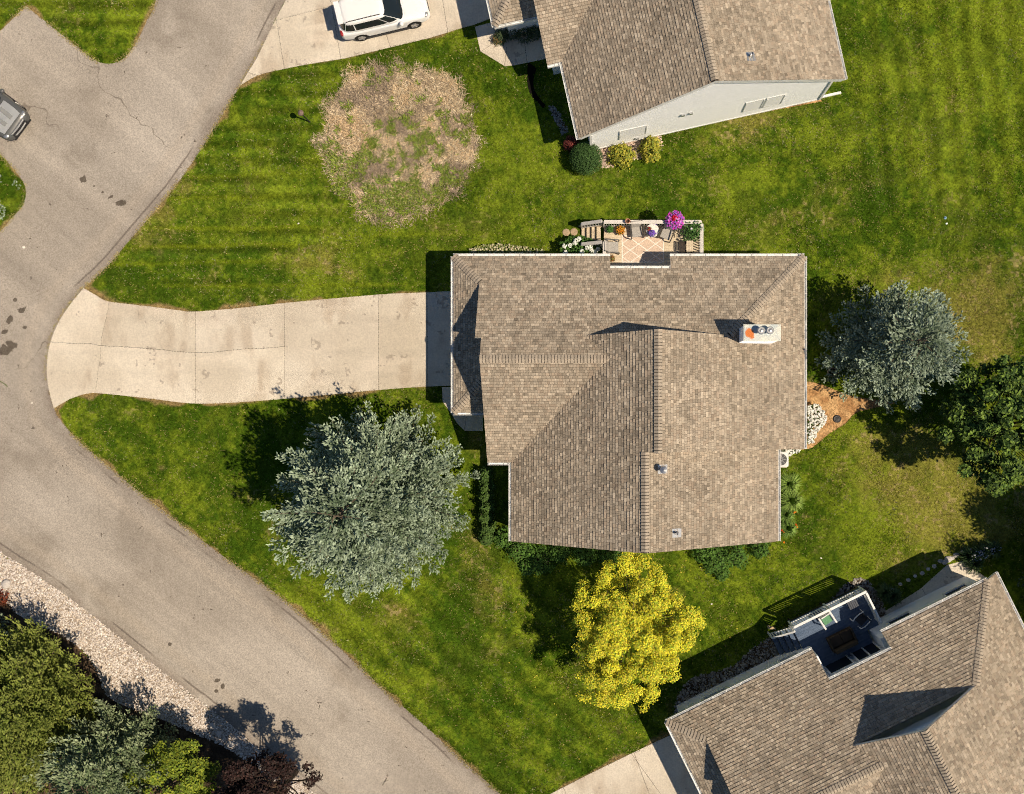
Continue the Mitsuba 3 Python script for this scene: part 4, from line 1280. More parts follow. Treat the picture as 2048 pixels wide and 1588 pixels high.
for i, (px, py, rx, ry, h) in enumerate(((1022, 62, .5, .4, .7), (1048, 66, .45, .42, .8), (1068, 62, .4, .4, .7), (1000, 70, .42, .4, .6))):
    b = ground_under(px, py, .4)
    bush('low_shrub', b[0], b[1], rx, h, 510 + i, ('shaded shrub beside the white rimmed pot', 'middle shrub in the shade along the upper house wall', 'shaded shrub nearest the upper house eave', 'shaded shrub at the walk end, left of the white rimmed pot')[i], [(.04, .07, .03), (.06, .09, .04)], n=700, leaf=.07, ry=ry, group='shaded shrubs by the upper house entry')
b = ground_under(992, 78, .3)
bush('rose_bush', b[0], b[1], .3, .5, 515, 'thin bush with small orange blooms at the walk edge', [(.20, .14, .05), (.3, .16, .06), (.10, .12, .04)], n=260, leaf=.06, lumps=.6)
# hedge along the west wall of the middle house
for i in range(7):
    b = ground_under(971 + (i % 2) * 3, 950 + i * 21, .6)
    bush('hedge_shrub', b[0], b[1], .40, 1.15, 520 + i, ORD[i] + ' hedge plant from the garage corner in the green row beside the middle house', [(.06, .12, .02), (.085, .15, .03), (.045, .09, .02)], n=900, leaf=.10, ry=.42, group='hedge row beside the middle house', lumps=.4)
# greenery along the southern gable of the middle house
GABLE = ['small shrub at the lower left corner of the middle house', 'shrub right of the lower left corner of the middle house', 'widest shrub left of the golden tree, under the gable', 'small shrub tucked under the gable eave left of the golden tree', 'shrub under the gable above the golden tree shadow', 'shrub under the ridge end of the lower gable, touching the golden tree', 'broad shrub right of the golden tree under the gable', 'shrub under the eave just right of the golden tree top', 'middle shrub of the group right of the golden tree', 'small rightmost shrub under the lower gable', 'low sprawling sprig on the lawn left of the golden tree', 'low sprawling sprig on the lawn right of the golden tree']
GREEN = [(.065, .15, .02), (.095, .19, .028), (.05, .115, .018)]
for i, (px, py, rx, h, z) in enumerate(((1008, 1076, .55, .8, .4), (1040, 1098, .7, .9, .4), (1078, 1120, .85, 1.0, .5), (1120, 1104, .6, .9, .5), (1170, 1108, .7, .8, .4), (1222, 1112, .7, .8, .4), (1432, 1122, .75, .9, .5), (1412, 1104, .7, .9, .5),
                                         (1470, 1110, .7, .8, .4), (1520, 1098, .55, .7, .4), (1055, 1135, .45, .5, .3), (1445, 1148, .4, .5, .3))):
    b = ground_under(px, py, z)
    bush('green_shrub', b[0], b[1], rx, h, 530 + i, GABLE[i], GREEN, n=int(1500 * rx), leaf=.11, group='green shrubs along the lower gable of the middle house', lumps=.6)
# long leaved plants at the lower right side
for i, (px, py, rad, h) in enumerate(((1578, 968, .75, .6), (1582, 1000, .80, .65), (1572, 1028, .55, .5), (1576, 1056, .60, .5))):
    b = ground_under(px, py, .3)
    lab = ('bright arching grass clump right of the middle house, nearer the air conditioner', 'bright arching grass clump right of the middle house, farther from the air conditioner', 'upper daylily clump below the arching grass', 'lowest daylily clump at the lower right corner of the middle house')[i]
    blade_clump('grass_clump' if i < 2 else 'daylily_clump', b[0], b[1], rad, h, 550 + i, lab, (.22, .33, .07) if i < 2 else (.15, .25, .05), group='arching grass clumps' if i < 2 else 'daylily clumps')
r2 = np.random.default_rng(61)
mb = MB()
for (px, py) in ((1590, 1022), (1568, 1085), (1592, 1050), (1566, 1060)):
    q = G(px, py, .55)
    blooms(mb, [q + r2.normal(0, .05, 3) for _ in range(3)], .045, [(.55, .06, .02), (.6, .2, .02)], r2)
put('daylily_bloom', mb, 'mat_matte', label='orange red daylily blooms over the long leaves', kind='stuff')


def flower_bed(name, poly, n_leaf, n_bloom, seed, label, pal, size=.06, h=.4, leafpal=GREEN, cat='flowers', group=None, leaf=.09):
    r = np.random.default_rng(seed)
    key = thing(name, label, cat, group)
    p = scatter(poly, n_leaf, seed=seed)
    v, f = leaf_quads(np.column_stack([p, r.uniform(.05, h, n_leaf)]), leaf, r)
    put('foliage', MB().add(v, f, np.repeat(np.asarray(leafpal)[r.integers(0, len(leafpal), n_leaf)] * r.uniform(.7, 1.3, (n_leaf, 1)), 4, 0)), 'mat_leaf', key)
    p = scatter(poly, n_bloom, seed=seed + 1)
    put('bloom', blooms(MB(), np.column_stack([p, r.uniform(h * .8, h * 1.15, n_bloom)]), size, pal, r), 'mat_matte', key, kind='stuff')
    return key


flower_bed('daisy_bed', gpoly([(1612, 812), (1632, 808), (1648, 828), (1648, 845), (1632, 862), (1624, 884), (1612, 888)]), 700, 330, 601, 'white daisies in the mulch bed along the right wall', [(.80, .80, .76), (.75, .75, .70)], .055, .45)
flower_bed('daisy_patch', gpoly([(1566, 899), (1600, 896), (1596, 904), (1572, 912)]), 200, 60, 603, 'small patch of white daisies by the air conditioner', [(.78, .78, .74)], .05, .35)
flower_bed('edge_plants', gpoly([(940, 500), (960, 492), (1000, 489), (1050, 494), (1090, 502), (1085, 512), (940, 512)]), 1400, 130, 605, 'pale green groundcover along the upper wall of the middle house', [(.55, .52, .35), (.5, .45, .3)], .05, .25, [(.22, .26, .08), (.32, .32, .14), (.14, .20, .05)])
hyd = gpoly([(1122, 492), (1140, 480), (1165, 478), (1198, 492), (1200, 508), (1124, 510)])
k = thing('hydrangea', 'leafy hydrangea with big white flower heads beside the deck steps', 'shrub')
r3 = np.random.default_rng(607)
p = scatter(hyd, 1100, seed=607)
v, f = leaf_quads(np.column_stack([p, r3.uniform(.3, .95, len(p))]), .15, r3)
put('foliage', MB().add(v, f, np.repeat(np.array([(.05, .12, .02)]) * r3.uniform(.6, 1.5, (len(p), 1)), 4, 0)), 'mat_leaf', k)
heads = [(1152, 481), (1158, 478), (1140, 491), (1129, 492), (1174, 496), (1181, 493), (1164, 503), (1183, 500), (1190, 503), (1150, 486), (1131, 505), (1196, 498)]
for (px, py) in heads:
    q = G(px, py, 1.0)
    m = MB()
    for _ in range(26):
        d = r3.normal(0, 1, 3)
        d /= np.linalg.norm(d)
        d[2] = abs(d[2])
        blooms(m, [q + d * .10], .035, [(.80, .82, .78), (.74, .78, .70)], r3)
    put('flower_head', m, 'mat_matte', k)
# plants in the shade beside the lower right house
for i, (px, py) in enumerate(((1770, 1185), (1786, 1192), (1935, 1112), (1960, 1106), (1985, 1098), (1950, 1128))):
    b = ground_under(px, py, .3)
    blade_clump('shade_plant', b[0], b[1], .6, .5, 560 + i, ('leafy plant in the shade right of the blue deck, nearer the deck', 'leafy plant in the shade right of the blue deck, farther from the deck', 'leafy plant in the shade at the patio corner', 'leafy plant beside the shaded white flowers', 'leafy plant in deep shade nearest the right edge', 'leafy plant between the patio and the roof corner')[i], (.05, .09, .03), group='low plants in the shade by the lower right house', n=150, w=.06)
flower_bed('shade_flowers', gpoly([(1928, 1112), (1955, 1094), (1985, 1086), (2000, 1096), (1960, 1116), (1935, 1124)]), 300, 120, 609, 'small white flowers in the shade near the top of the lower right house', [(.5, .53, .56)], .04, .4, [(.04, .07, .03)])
# bed border stones
r4 = np.random.default_rng(71)
ROCKS = [(1896, 1118, .20), (1889, 1124, .15), (1912, 1110, .17), (1904, 1116, .12), (1880, 1122, .13), (1868, 1132, .12), (1856, 1138, .11), (1844, 1146, .12), (1830, 1152, .10), (1816, 1160, .12), (1800, 1168, .11), (1785, 1180, .12),
         (14, 1168, .24), (3, 1184, .2), (376, 1424, .17), (462, 1488, .20), (425, 1452, .18), (438, 1466, .16), (1925, 1104, .12), (1940, 1100, .1)]
for i, (px, py, s) in enumerate(ROCKS):
    q = G(px, py)
    mt = trimesh.creation.icosphere(subdivisions=2, radius=1.0)
    vv = mt.vertices * (1 + .5 * (meshkit.fbm(mt.vertices * 1.3 + i * 7, 3) - .5))[:, None] * np.array([s, s * r4.uniform(.7, 1), s * .55]) + [q[0], q[1], s * .25]
    far = px > 1500
    put('border_rock', MB().add(vv, mt.faces, np.array((.56, .53, .50)) * r4.uniform(.75, 1.15)), 'mat_matte', smooth=True,
        label=(ORD[[j for j, w_ in enumerate(sorted([w for w in ROCKS if w[0] > 1500], key=lambda w: w[0])) if w_ == ROCKS[i]][0]] + ' pale rock from the blue deck, edging the shaded bed') if far else {12: 'large pale boulder by the rusty bush at the left edge', 13: 'pale boulder cut by the left edge', 14: 'pale boulder in the gravel above the lower left spruce', 15: 'pale boulder on the gravel nearest the street stains shadow', 16: 'pale boulder between gravel and green tree', 17: 'smallest pale boulder by the gravel tip'}[i], cat='rock', group='rocks edging the lower right house bed' if far else 'boulders in the street side gravel')
q = G(-4, 1198, .4)
bush('red_shrub', q[0], q[1], .42, .8, 572, 'rusty red bush cut by the left edge above the gravel', [(.22, .05, .02), (.15, .04, .02)], n=600, leaf=.08)

# leaves dropped on the lawn below the golden tree
r6 = np.random.default_rng(77)
pc = G(1240, 1240)[:2] + r6.normal(0, 2.3, (700, 2))
pc = pc[shapely.contains_xy(LAWN, pc[:, 0], pc[:, 1])]
v, f = leaf_quads(np.column_stack([pc, np.full(len(pc), .06)]), .075, r6, flat=.3)
put('fallen_leaf', MB().add(v, f, np.repeat(np.array([(.55, .46, .06)]) * r6.uniform(.5, 1.2, (len(pc), 1)), 4, 0)), 'mat_leaf', label='yellow leaves dropped on the grass below the golden tree', kind='stuff')

# ---------------------------------------------------------------- decks and what stands on them
DZ = .85
WOOD = (.50, .44, .36)
k1 = thing('deck', 'sunlit tan wooden deck with white railing behind the middle house', 'deck')
wall_y = O1[1] - .1 - .55
foot = Polygon([(.20, wall_y + .02), (.58, wall_y + .02), (.58, wall_y - .63), (3.32, wall_y - .63), (3.32, wall_y + .02), (5.08, wall_y + .02), (5.08, 9.60), (.20, 9.60)])
y = 9.60
i = 0
while y > wall_y - .63:
    g = foot.intersection(sbox(-1, y - .136, 9, y))
    if not g.is_empty:
        put('board', MB().prism(g, DZ - .03, DZ + .003 * math.sin(i * 1.7)), 'mat_boards', k1, vc=False)
    y -= .142
    i += 1
m = MB()
for x in (.25, 1.8, 3.4, 5.0):
    m.box(x, 9.5, DZ / 2 - .03, .09, .09, DZ - .06).box(x, wall_y + .3, DZ / 2 - .03, .09, .09, DZ - .06)
m.box(2.64, 9.56, DZ - .13, 4.8, .05, .18)
m.box(5.05, 8.4, DZ - .13, .05, 2.3, .18)
put('framing', m, 'mat_boards', k1, vc=False)
mat('mat_railing', type='diffuse', reflectance=mikit.proc(lambda p, n, uv: MIX((.58, .55, .51), (.70, .68, .64), F(p.x * 5, p.y * 5, p.z * 5))))


def railing(parent, a, b, z0, z1a, z1b, cap_w=.19, post=.09, gap=.125, bal=.04, mat_='mat_railing', cap_from=0.0):
    """Cap board, lower rail and balusters from a to b; z1a and z1b are the cap heights at the ends."""
    a, b = np.asarray(a, float), np.asarray(b, float)
    L = np.linalg.norm(b - a)
    d = (b - a) / L
    dz = z1b - z1a
    put('rail_cap', MB().beam((*a, z1a), (*b, z1b), cap_w, .035), mat_, parent, vc=False)
    lo = MB().beam((*a, z1a - .86), (*b, z1b - .86), .05, .05).beam((*a, z1a - .07), (*b, z1b - .07), .04, .06)
    put('lower_rail', lo, mat_, parent, vc=False)
    for s in (0, L):
        c = a + d * s
        zt = z1a + dz * s / L
        put('post', MB().box(c[0], c[1], (zt - .03 + zt - 1.25) / 2, post, post, 1.20, math.atan2(d[1], d[0])), mat_, parent, vc=False)
    n = int(L / gap)
    for q in range(1, n):
        c = a + d * L * q / n
        zt = z1a + dz * q / n
        put('baluster', MB().box(c[0], c[1], zt - .46, bal, bal, .76, math.atan2(d[1], d[0])), mat_, parent, vc=False)


railing(k1, (.20, 9.60), (5.02, 9.60), DZ, 1.75, 1.75)
railing(k1, (5.05, 9.50), (5.05, wall_y + .35), DZ, 1.75, 1.75, .16)
railing(k1, (.22, wall_y + .75), (.22, 8.62), DZ, 1.75, 1.75, .16)
for i, (xa, xb) in enumerate(((1164, 1171), (1174, 1181.5), (1184, 1191), (1194, 1201))):
    z = .17 * (i + 1)
    a, b = G(xa, 453.5, z), G(xb, 481.5, z)
    put('tread', MB().box((a[0] + b[0]) / 2, (a[1] + b[1]) / 2, z - .02, b[0] - a[0] + .03, a[1] - b[1], .04), 'mat_boards', k1, vc=False)
m = MB()
for py in (453, 482):
    a, b = G(1160, py, .05), G(1204, py, .75)
    m.beam(a, b, .045, .24)
put('stringer', m, 'mat_boards', k1, vc=False)
for (pa, pb) in (((1163, 447.5), (1203, 442.5)), ((1163, 488), (1203, 484.5))):
    railing(k1, G(*pa, 1.15)[:2], G(*pb, 1.7)[:2], 0, 1.10, 1.72, .17, gap=.14)

# rug
a, b = G(1243.5, 525, DZ), G(1328, 471, DZ)
rug = (np.array([[a[0], a[1], DZ + .008], [b[0], a[1], DZ + .008], [b[0], b[1], DZ + .008], [a[0], b[1], DZ + .008], [a[0], a[1], DZ + .004], [b[0], a[1], DZ + .004], [b[0], b[1], DZ + .004], [a[0], b[1], DZ + .004]]),
       np.array([[0, 1, 2], [0, 2, 3], [0, 4, 5], [0, 5, 1], [1, 5, 6], [1, 6, 2], [2, 6, 7], [2, 7, 3], [3, 7, 4], [3, 4, 0]]))
kk = numbered('rug')
scene[kk] = mikit.ply(rug, 'mat_rug', uv=np.array([(0, 0), (1, 0), (1, 1), (0, 1)] * 2, float))
say(kk, 'beige outdoor rug with a white diamond lattice on the sunlit deck', 'rug')


def armchair(x, y, z, rot, label, seat=(.40, .385, .36), frame_c=(.07, .068, .065), group=None):
    k = thing('armchair', label, 'chair', group)
    M = frame(x, y, z, rot)                 # faces +x
    m = MB()
    m.box(.02, 0, .40, .50, .50, .035, c=seat)
    put('seat', m.move(M), 'mat_matte', k)
    m = MB()
    v = []
    for u, zz in ((-.22, .42), (-.27, .62), (-.34, .82), (-.40, .96)):
        for w in (-.25, .25):
            v += [(u, w, zz), (u - .03, w, zz)]
    v = np.array(v)
    fs = []
    for q in range(3):
        o = q * 4
        fs += [[o, o + 2, o + 6, o + 4], [o + 1, o + 5, o + 7, o + 3], [o, o + 4, o + 5, o + 1], [o + 2, o + 3, o + 7, o + 6]]
    fs += [[12, 14, 15, 13]]
    m.add(v, fs, seat)
    put('backrest', m.move(M), 'mat_matte', k)
    for s in (-1, 1):
        m = MB().tube([(-.34, s * .31, .70), (-.15, s * .325, .655), (.10, s * .33, .63), (.27, s * .325, .58), (.31, s * .315, .42), (.27, s * .31, .02)], .032, 7, frame_c)
        put('arm', m.move(M), 'mat_semi', k)
        m = MB().tube([(-.42, s * .28, .98), (-.29, s * .285, .62), (-.24, s * .285, .40), (-.34, s * .30, .02)], .028, 7, frame_c)
        put('leg', m.move(M), 'mat_semi', k)
    return k


q = G(1274, 463, DZ + .4)
armchair(q[0], q[1], DZ, math.radians(-82), 'grey sling armchair on the sunlit deck, left of the round white table')
q = G(1333, 467, DZ + .4)
armchair(q[0], q[1], DZ, math.radians(-112), 'grey sling armchair on the sunlit deck, right of the round white table')
q = G(1226, 494, DZ + .4)
armchair(q[0], q[1], DZ, math.radians(2), 'grey sling armchair at the left end of the sunlit deck, facing the rug')
q = G(1305, 461, DZ + .5)
k = thing('side_table', 'small round white table between two armchairs on the sunlit deck', 'table')
put('tabletop', MB().lathe(q[0], q[1], DZ, [(0, .47), (.32, .47), (.335, .485), (.335, .50), (.32, .51), (0, .51)], 28, (.74, .73, .70)), 'mat_semi', k, smooth=False)
for i in range(3):
    a = i * 2.094 + .4
    put('leg', MB().tube([(q[0] + .12 * math.cos(a), q[1] + .12 * math.sin(a), DZ + .47), (q[0] + .26 * math.cos(a), q[1] + .26 * math.sin(a), DZ)], .016, 6, (.7, .7, .68)), 'mat_semi', k)


def potted(x, y, z, pot_r, pot_h, plant_r, plant_h, seed, label, leafpal, bloompal=None, n=260, nb=60, pot_c=(.42, .20, .12), leaf=.07, size=.03, pot='pot'):
    r = np.random.default_rng(seed)
    k = thing('potted_plant', label, 'plant')
    put(pot, MB().lathe(x, y, z, [(0, 0), (pot_r * .72, 0), (pot_r, pot_h), (pot_r * 1.08, pot_h), (pot_r * 1.08, pot_h + .02), (pot_r * .9, pot_h + .02), (pot_r * .88, pot_h - .03), (0, pot_h - .03)], 18, pot_c), 'mat_matte', k)
    d = r.normal(0, 1, (n, 3))
    d /= np.linalg.norm(d, axis=1, keepdims=True)
    d[:, 2] = np.abs(d[:, 2]) * .9
    p = np.array([x, y, z + pot_h]) + d * np.array([plant_r, plant_r, plant_h]) * r.uniform(.35, 1.05, (n, 1))
    v, f = leaf_quads(p, leaf, r, d + [0, 0, .4])
    put('foliage', MB().add(v, f, np.repeat(np.asarray(leafpal)[r.integers(0, len(leafpal), n)] * r.uniform(.7, 1.3, (n, 1)), 4, 0)), 'mat_leaf', k)
    if bloompal:
        d = r.normal(0, 1, (nb, 3))
        d /= np.linalg.norm(d, axis=1, keepdims=True)
        d[:, 2] = np.abs(d[:, 2])
        put('bloom', blooms(MB(), np.array([x, y, z + pot_h]) + d * np.array([plant_r, plant_r, plant_h]) * r.uniform(.7, 1.1, (nb, 1)), size, bloompal, r), 'mat_matte', k, kind='stuff')
    return k


GL = [(.06, .14, .02), (.09, .17, .03)]
q = G(1220, 458, DZ + .3)
potted(q[0], q[1], DZ, .16, .22, .20, .25, 701, 'leafy green plant in a dark pot on the sunlit deck', [(.05, .16, .03), (.08, .20, .04)], pot_c=(.06, .06, .06))
q = G(1240.5, 459.5, DZ + .35)
potted(q[0], q[1], DZ, .17, .22, .23, .24, 702, 'pot of orange flowers on the sunlit deck beside the green pot', [(.10, .14, .03)], [(.58, .24, .03), (.50, .17, .02), (.62, .33, .05)], nb=150)
q = G(1255.5, 442.5, 1.9)
k = thing('terracotta_pot', 'small empty terracotta pot standing on the deck rail', 'pot')
put('bowl', MB().lathe(q[0], q[1], 1.77, [(0, 0), (.08, 0), (.11, .17), (.125, .17), (.125, .21), (.10, .21), (.075, .05), (0, .05)], 18, (.52, .25, .16)), 'mat_matte', k)
put('soil', MB().lathe(q[0], q[1], 1.77, [(.088, .10), (0, .11)], 14, (.07, .05, .04)), 'mat_matte', k)
q = G(1350, 440, 1.95)
k = potted(q[0], q[1], 1.77, .18, .15, .44, .24, 703, 'big basket of magenta and violet petunias on the deck rail', [(.10, .16, .04)], [(.62, .04, .42), (.55, .08, .50), (.34, .12, .58), (.66, .30, .66), (.40, .10, .52)], n=420, nb=300, size=.045, pot_c=(.12, .09, .06))
q2_ = q + np.array([-.02, .05, .22])
put('red_bloom', blooms(MB(), q2_ + np.random.default_rng(5).normal(0, .07, (22, 3)) * [1, 1, .5], .05, [(.50, .02, .04), (.42, .01, .05)], np.random.default_rng(6)), 'mat_matte', k, kind='stuff', label='dark red blooms in the middle')
q = G(1306, 450, DZ + .5)
potted(q[0], q[1], DZ, .15, .30, .20, .20, 704, 'pot of blue violet flowers between the armchairs, nearest the rail', GL, [(.20, .10, .55), (.26, .14, .62)], nb=120)
q = G(1305, 466, DZ + .75)
potted(q[0], q[1], DZ + .51, .12, .14, .17, .14, 705, 'blue violet flowers in a pot on the round white table', GL, [(.20, .10, .55), (.26, .14, .62)], nb=100)
q = G(1299, 457, DZ + .7)
potted(q[0], q[1], DZ + .51, .07, .08, .11, .10, 706, 'tiny red flowers on the round white table', GL, [(.45, .04, .08)], n=60, nb=16, size=.025)
q = G(1388, 459, DZ + .8)
k = potted(q[0] - .05, q[1] - .03, DZ, .20, .30, .62, 1.15, 707, 'tall airy green plant at the right corner of the sunlit deck', [(.06, .15, .03), (.09, .19, .05)], n=760, leaf=.10, pot_c=(.05, .05, .05))
q = G(1383, 457, DZ + 1.2)
tag_ = put('globe_ornament', MB().tube([(q[0], q[1], DZ), (q[0], q[1], DZ + 1.1)], .012, 6, (.1, .1, .1)).tm(trimesh.creation.icosphere(subdivisions=2, radius=.06).apply_translation([q[0], q[1], DZ + 1.15]), (.78, .78, .76)), 'mat_matte', label='small white globe on a thin stake in the airy deck plant', cat='garden ornament')
q = G(1223, 516, DZ + .3)
potted(q[0], q[1], DZ, .15, .2, .19, .22, 708, 'reddish gold plant in a brown pot by the house end of the deck', [(.22, .17, .05), (.30, .12, .05), (.16, .19, .05)], n=240, pot_c=(.24, .13, .07))
q = G(1379.5, 492, DZ + .55)
k = thing('wood_table', 'narrow tan wooden side table at the right end of the sunlit deck', 'table')
for i in range(4):
    put('slat', MB().box(q[0] - .12 + i * .082, q[1], DZ + .54, .075, .54, .025), 'mat_boards', k, vc=False)
for a in (-1, 1):
    for b_ in (-1, 1):
        put('leg', MB().box(q[0] + a * .13, q[1] + b_ * .23, DZ + .26, .045, .045, .52, c=(.08, .07, .06)), 'mat_matte', k)
q = G(1366, 493, DZ + .4)
k = thing('deck_chair', 'dark slatted folding chair beside the tan side table', 'chair')
for i in range(6):
    put('slat', MB().box(q[0] - .16 + i * .07, q[1], DZ + .40, .05, .46, .02, c=(.075, .062, .052)), 'mat_matte', k)
for s in (-1, 1):
    put('leg', MB().beam((q[0] - .2, q[1] + s * .24, DZ), (q[0] + .16, q[1] + s * .24, DZ + .42), .03, .03, (.06, .05, .045)).beam((q[0] + .2, q[1] + s * .24, DZ), (q[0] - .16, q[1] + s * .24, DZ + .42), .03, .03, (.06, .05, .045)), 'mat_matte', k)
# round stepping stones at the foot of the steps
for i, (px, py) in enumerate(((1132.5, 465), (1148, 464))):
    q = G(px, py)
    put('stepping_stone', MB().lathe(q[0], q[1], 0, [(0, .055), (.15, .055), (.19, .04), (.20, .0)], 14, (.42, .32, .21)), 'mat_matte', label=('round tan stepping stone on the grass, farther from the deck steps', 'round tan stepping stone on the grass, nearer the deck steps')[i], cat='paving stone')

# ---- the deck of the lower right house
def L3(x, y):
    return O3[:2] + ex3 * x + ey3 * y


NAVY = (.085, .105, .145)
mat('mat_navy', type='diffuse', reflectance=mikit.proc(lambda p, n, uv: MIX((.085, .125, .20), (.13, .175, .26), N((p.x * ex3[0] + p.y * ex3[1]) * 1.5, (p.y * ex3[0] - p.x * ex3[1]) * 14))))
k3 = thing('deck', 'dark blue deck with white balusters in the shade of the lower right house', 'deck')
wy = -.1 - 1.4 - on
x0, x1, y1 = 7.75, 11.75, 1.0
yy = y1
while yy > wy + .02:
    lo_ = max(yy - .136, wy)
    xe = 11.1 if yy <= -.72 - on + .02 else x1
    xs = 8.15 if yy <= -.1 - on + .02 else x0
    put('board', MB().prism(Polygon([L3(xs, lo_), L3(xe, lo_), L3(xe, yy), L3(xs, yy)]), .86, .89), 'mat_navy', k3, vc=False)
    yy -= .142
m = MB()
for (x, y) in ((x0 + .1, y1 - .1), (x1 - .1, y1 - .1), (9.7, y1 - .1), (x1 - .1, -.8)):
    c = L3(x, y)
    m.box(c[0], c[1], .42, .1, .1, .84, a3)
m.prism(Polygon([L3(x0, y1 - .05), L3(x1, y1 - .05), L3(x1, y1), L3(x0, y1)]), .6, .85)
m.prism(Polygon([L3(x1 - .05, -.9), L3(x1, -.9), L3(x1, y1), L3(x1 - .05, y1)]), .6, .85)
put('framing', m, 'mat_dark', k3, vc=False)
railing(k3, L3(x0, y1 - .03), L3(9.72, y1 - .03), .88, 1.86, 1.86, .12, mat_='mat_white', bal=.045, gap=.13)
railing(k3, L3(9.74, y1 - .03), L3(x1 - .03, y1 - .03), .88, 1.86, 1.86, .12, mat_='mat_white', bal=.045, gap=.13)
railing(k3, L3(x1 - .03, y1 - .1), L3(x1 - .03, -.75), .88, 1.86, 1.86, .10, mat_='mat_white', bal=.045, gap=.13)
for i in range(4):
    c = L3(x0 - .15 - .28 * i, .05)
    put('tread', MB().box(c[0], c[1], .70 - .17 * i, .26, 1.3, .035, a3), 'mat_navy', k3, vc=False)
railing(k3, L3(x0 - .06, y1 - .25), L3(x0 - 1.15, y1 - .25), .2, 1.80, 1.15, .09, mat_='mat_white', bal=.045, gap=.13)
# furniture in the shade
def at3(px, py, z):
    return G(px, py, z)[:2]


c = at3(1684, 1280, 1.3)
k = thing('love_seat', 'dark brown cushioned love seat on the dark blue deck', 'sofa')
M = frame(c[0], c[1], .89, a3)
for i in range(2):
    put('cushion', MB().box(-.28 + i * .56, .10, .42, .54, .52, .16, c=(.075, .055, .04)).move(M), 'mat_matte', k)
put('backrest', MB().box(0, -.30, .55, 1.2, .16, .62, c=(.085, .065, .045)).move(M), 'mat_matte', k)
put('base', MB().box(0, 0, .20, 1.16, .7, .24, c=(.05, .04, .03)).move(M), 'mat_matte', k)
for s in (-1, 1):
    put('armrest', MB().box(s * .62, .02, .42, .10, .72, .5, c=(.07, .055, .04)).move(M), 'mat_matte', k)
c = at3(1652, 1237, 1.3)
k = thing('deck_chair', 'white framed chair with a green cushion by the white balusters', 'chair')
M = frame(c[0], c[1], .89, a3 - math.pi / 2 + .12)
put('cushion', MB().box(0, 0, .44, .5, .46, .08, c=(.13, .30, .17)).move(M), 'mat_matte', k)
put('frame', MB().box(0, 0, .38, .52, .52, .04, c=(.7, .7, .7)).box(-.28, 0, .68, .05, .5, .5, c=(.7, .7, .7)).move(M), 'mat_matte', k)
for s in (-1, 1):
    put('armrest', MB().box(.06, s * .32, .63, .66, .085, .035, c=(.76, .76, .76)).box(.32, s * .32, .3, .05, .05, .62, c=(.7, .7, .7)).box(-.22, s * .32, .3, .05, .05, .62, c=(.7, .7, .7)).move(M), 'mat_matte', k)
c = at3(1722, 1238, 1.3)
k = thing('deck_chair', 'dark chair with two bent pale metal arms on the dark blue deck', 'chair')
M = frame(c[0], c[1], .89, a3 - math.pi + .35)
put('seat', MB().box(0, 0, .40, .5, .5, .05, c=(.06, .06, .065)).box(-.25, 0, .68, .05, .5, .55, c=(.06, .06, .065)).move(M), 'mat_matte', k)
for s in (-1, 1):
    put('arm', MB().tube([(-.34, s * .26, .70), (-.12, s * .32, .66), (.16, s * .33, .64), (.36, s * .27, .58), (.36, s * .27, .02)], .026, 7, (.72, .72, .72)).move(M), 'mat_semi', k)
    put('leg', MB().tube([(-.30, s * .28, .70), (-.34, s * .28, .02)], .02, 6, (.6, .6, .6)).move(M), 'mat_semi', k)
c = at3(1704, 1206, 1.2)
k = thing('slatted_table', 'low dark slatted table in the corner of the dark blue deck', 'table')
M = frame(c[0], c[1], .89, a3)
for i in range(5):
    put('slat', MB().box(-.2 + i * .1, 0, .40, .08, .5, .025, c=(.10, .11, .13)).move(M), 'mat_matte', k)
for a in (-1, 1):
    for b_ in (-1, 1):
        put('leg', MB().box(a * .2, b_ * .2, .2, .04, .04, .39, c=(.07, .07, .08)).move(M), 'mat_matte', k)

# ---------------------------------------------------------------- cars
def sect(hw, zb, zt, n=28, p=4.5, tumble=0.0):
    t = np.linspace(0, 2 * np.pi, n, endpoint=False)
    c, s = np.cos(t), np.sin(t)
    yv = hw * np.sign(c) * np.abs(c) ** (2 / p)
    zv = np.sign(s) * np.abs(s) ** (2 / p)
    return np.column_stack([yv * (1 - tumble * np.clip(zv, 0, 1)), (zt + zb) / 2 + (zt - zb) / 2 * zv])


def loft(stations, n=28):
    V = []
    for (x, hw, zb, zt) in stations:
        q = sect(hw, zb, zt, n)
        V.append(np.column_stack([np.full(n, x), q]))
    m = len(stations)
    i, j = np.meshgrid(np.arange(m - 1), np.arange(n), indexing='ij')
    f = np.stack([i * n + j, i * n + (j + 1) % n, (i + 1) * n + (j + 1) % n, (i + 1) * n + j], -1).reshape(-1, 4)
    tri = np.vstack([f[:, [0, 2, 1]], f[:, [0, 3, 2]]])
    capa = [[0, k, k + 1] for k in range(1, n - 1)]
    o = (m - 1) * n
    capb = [[o, o + k + 1, o + k] for k in range(1, n - 1)]
    t = trimesh.Trimesh(np.vstack(V), np.vstack([tri, capa, capb]), process=False)
    if t.volume < 0:
        t.invert()
    return t


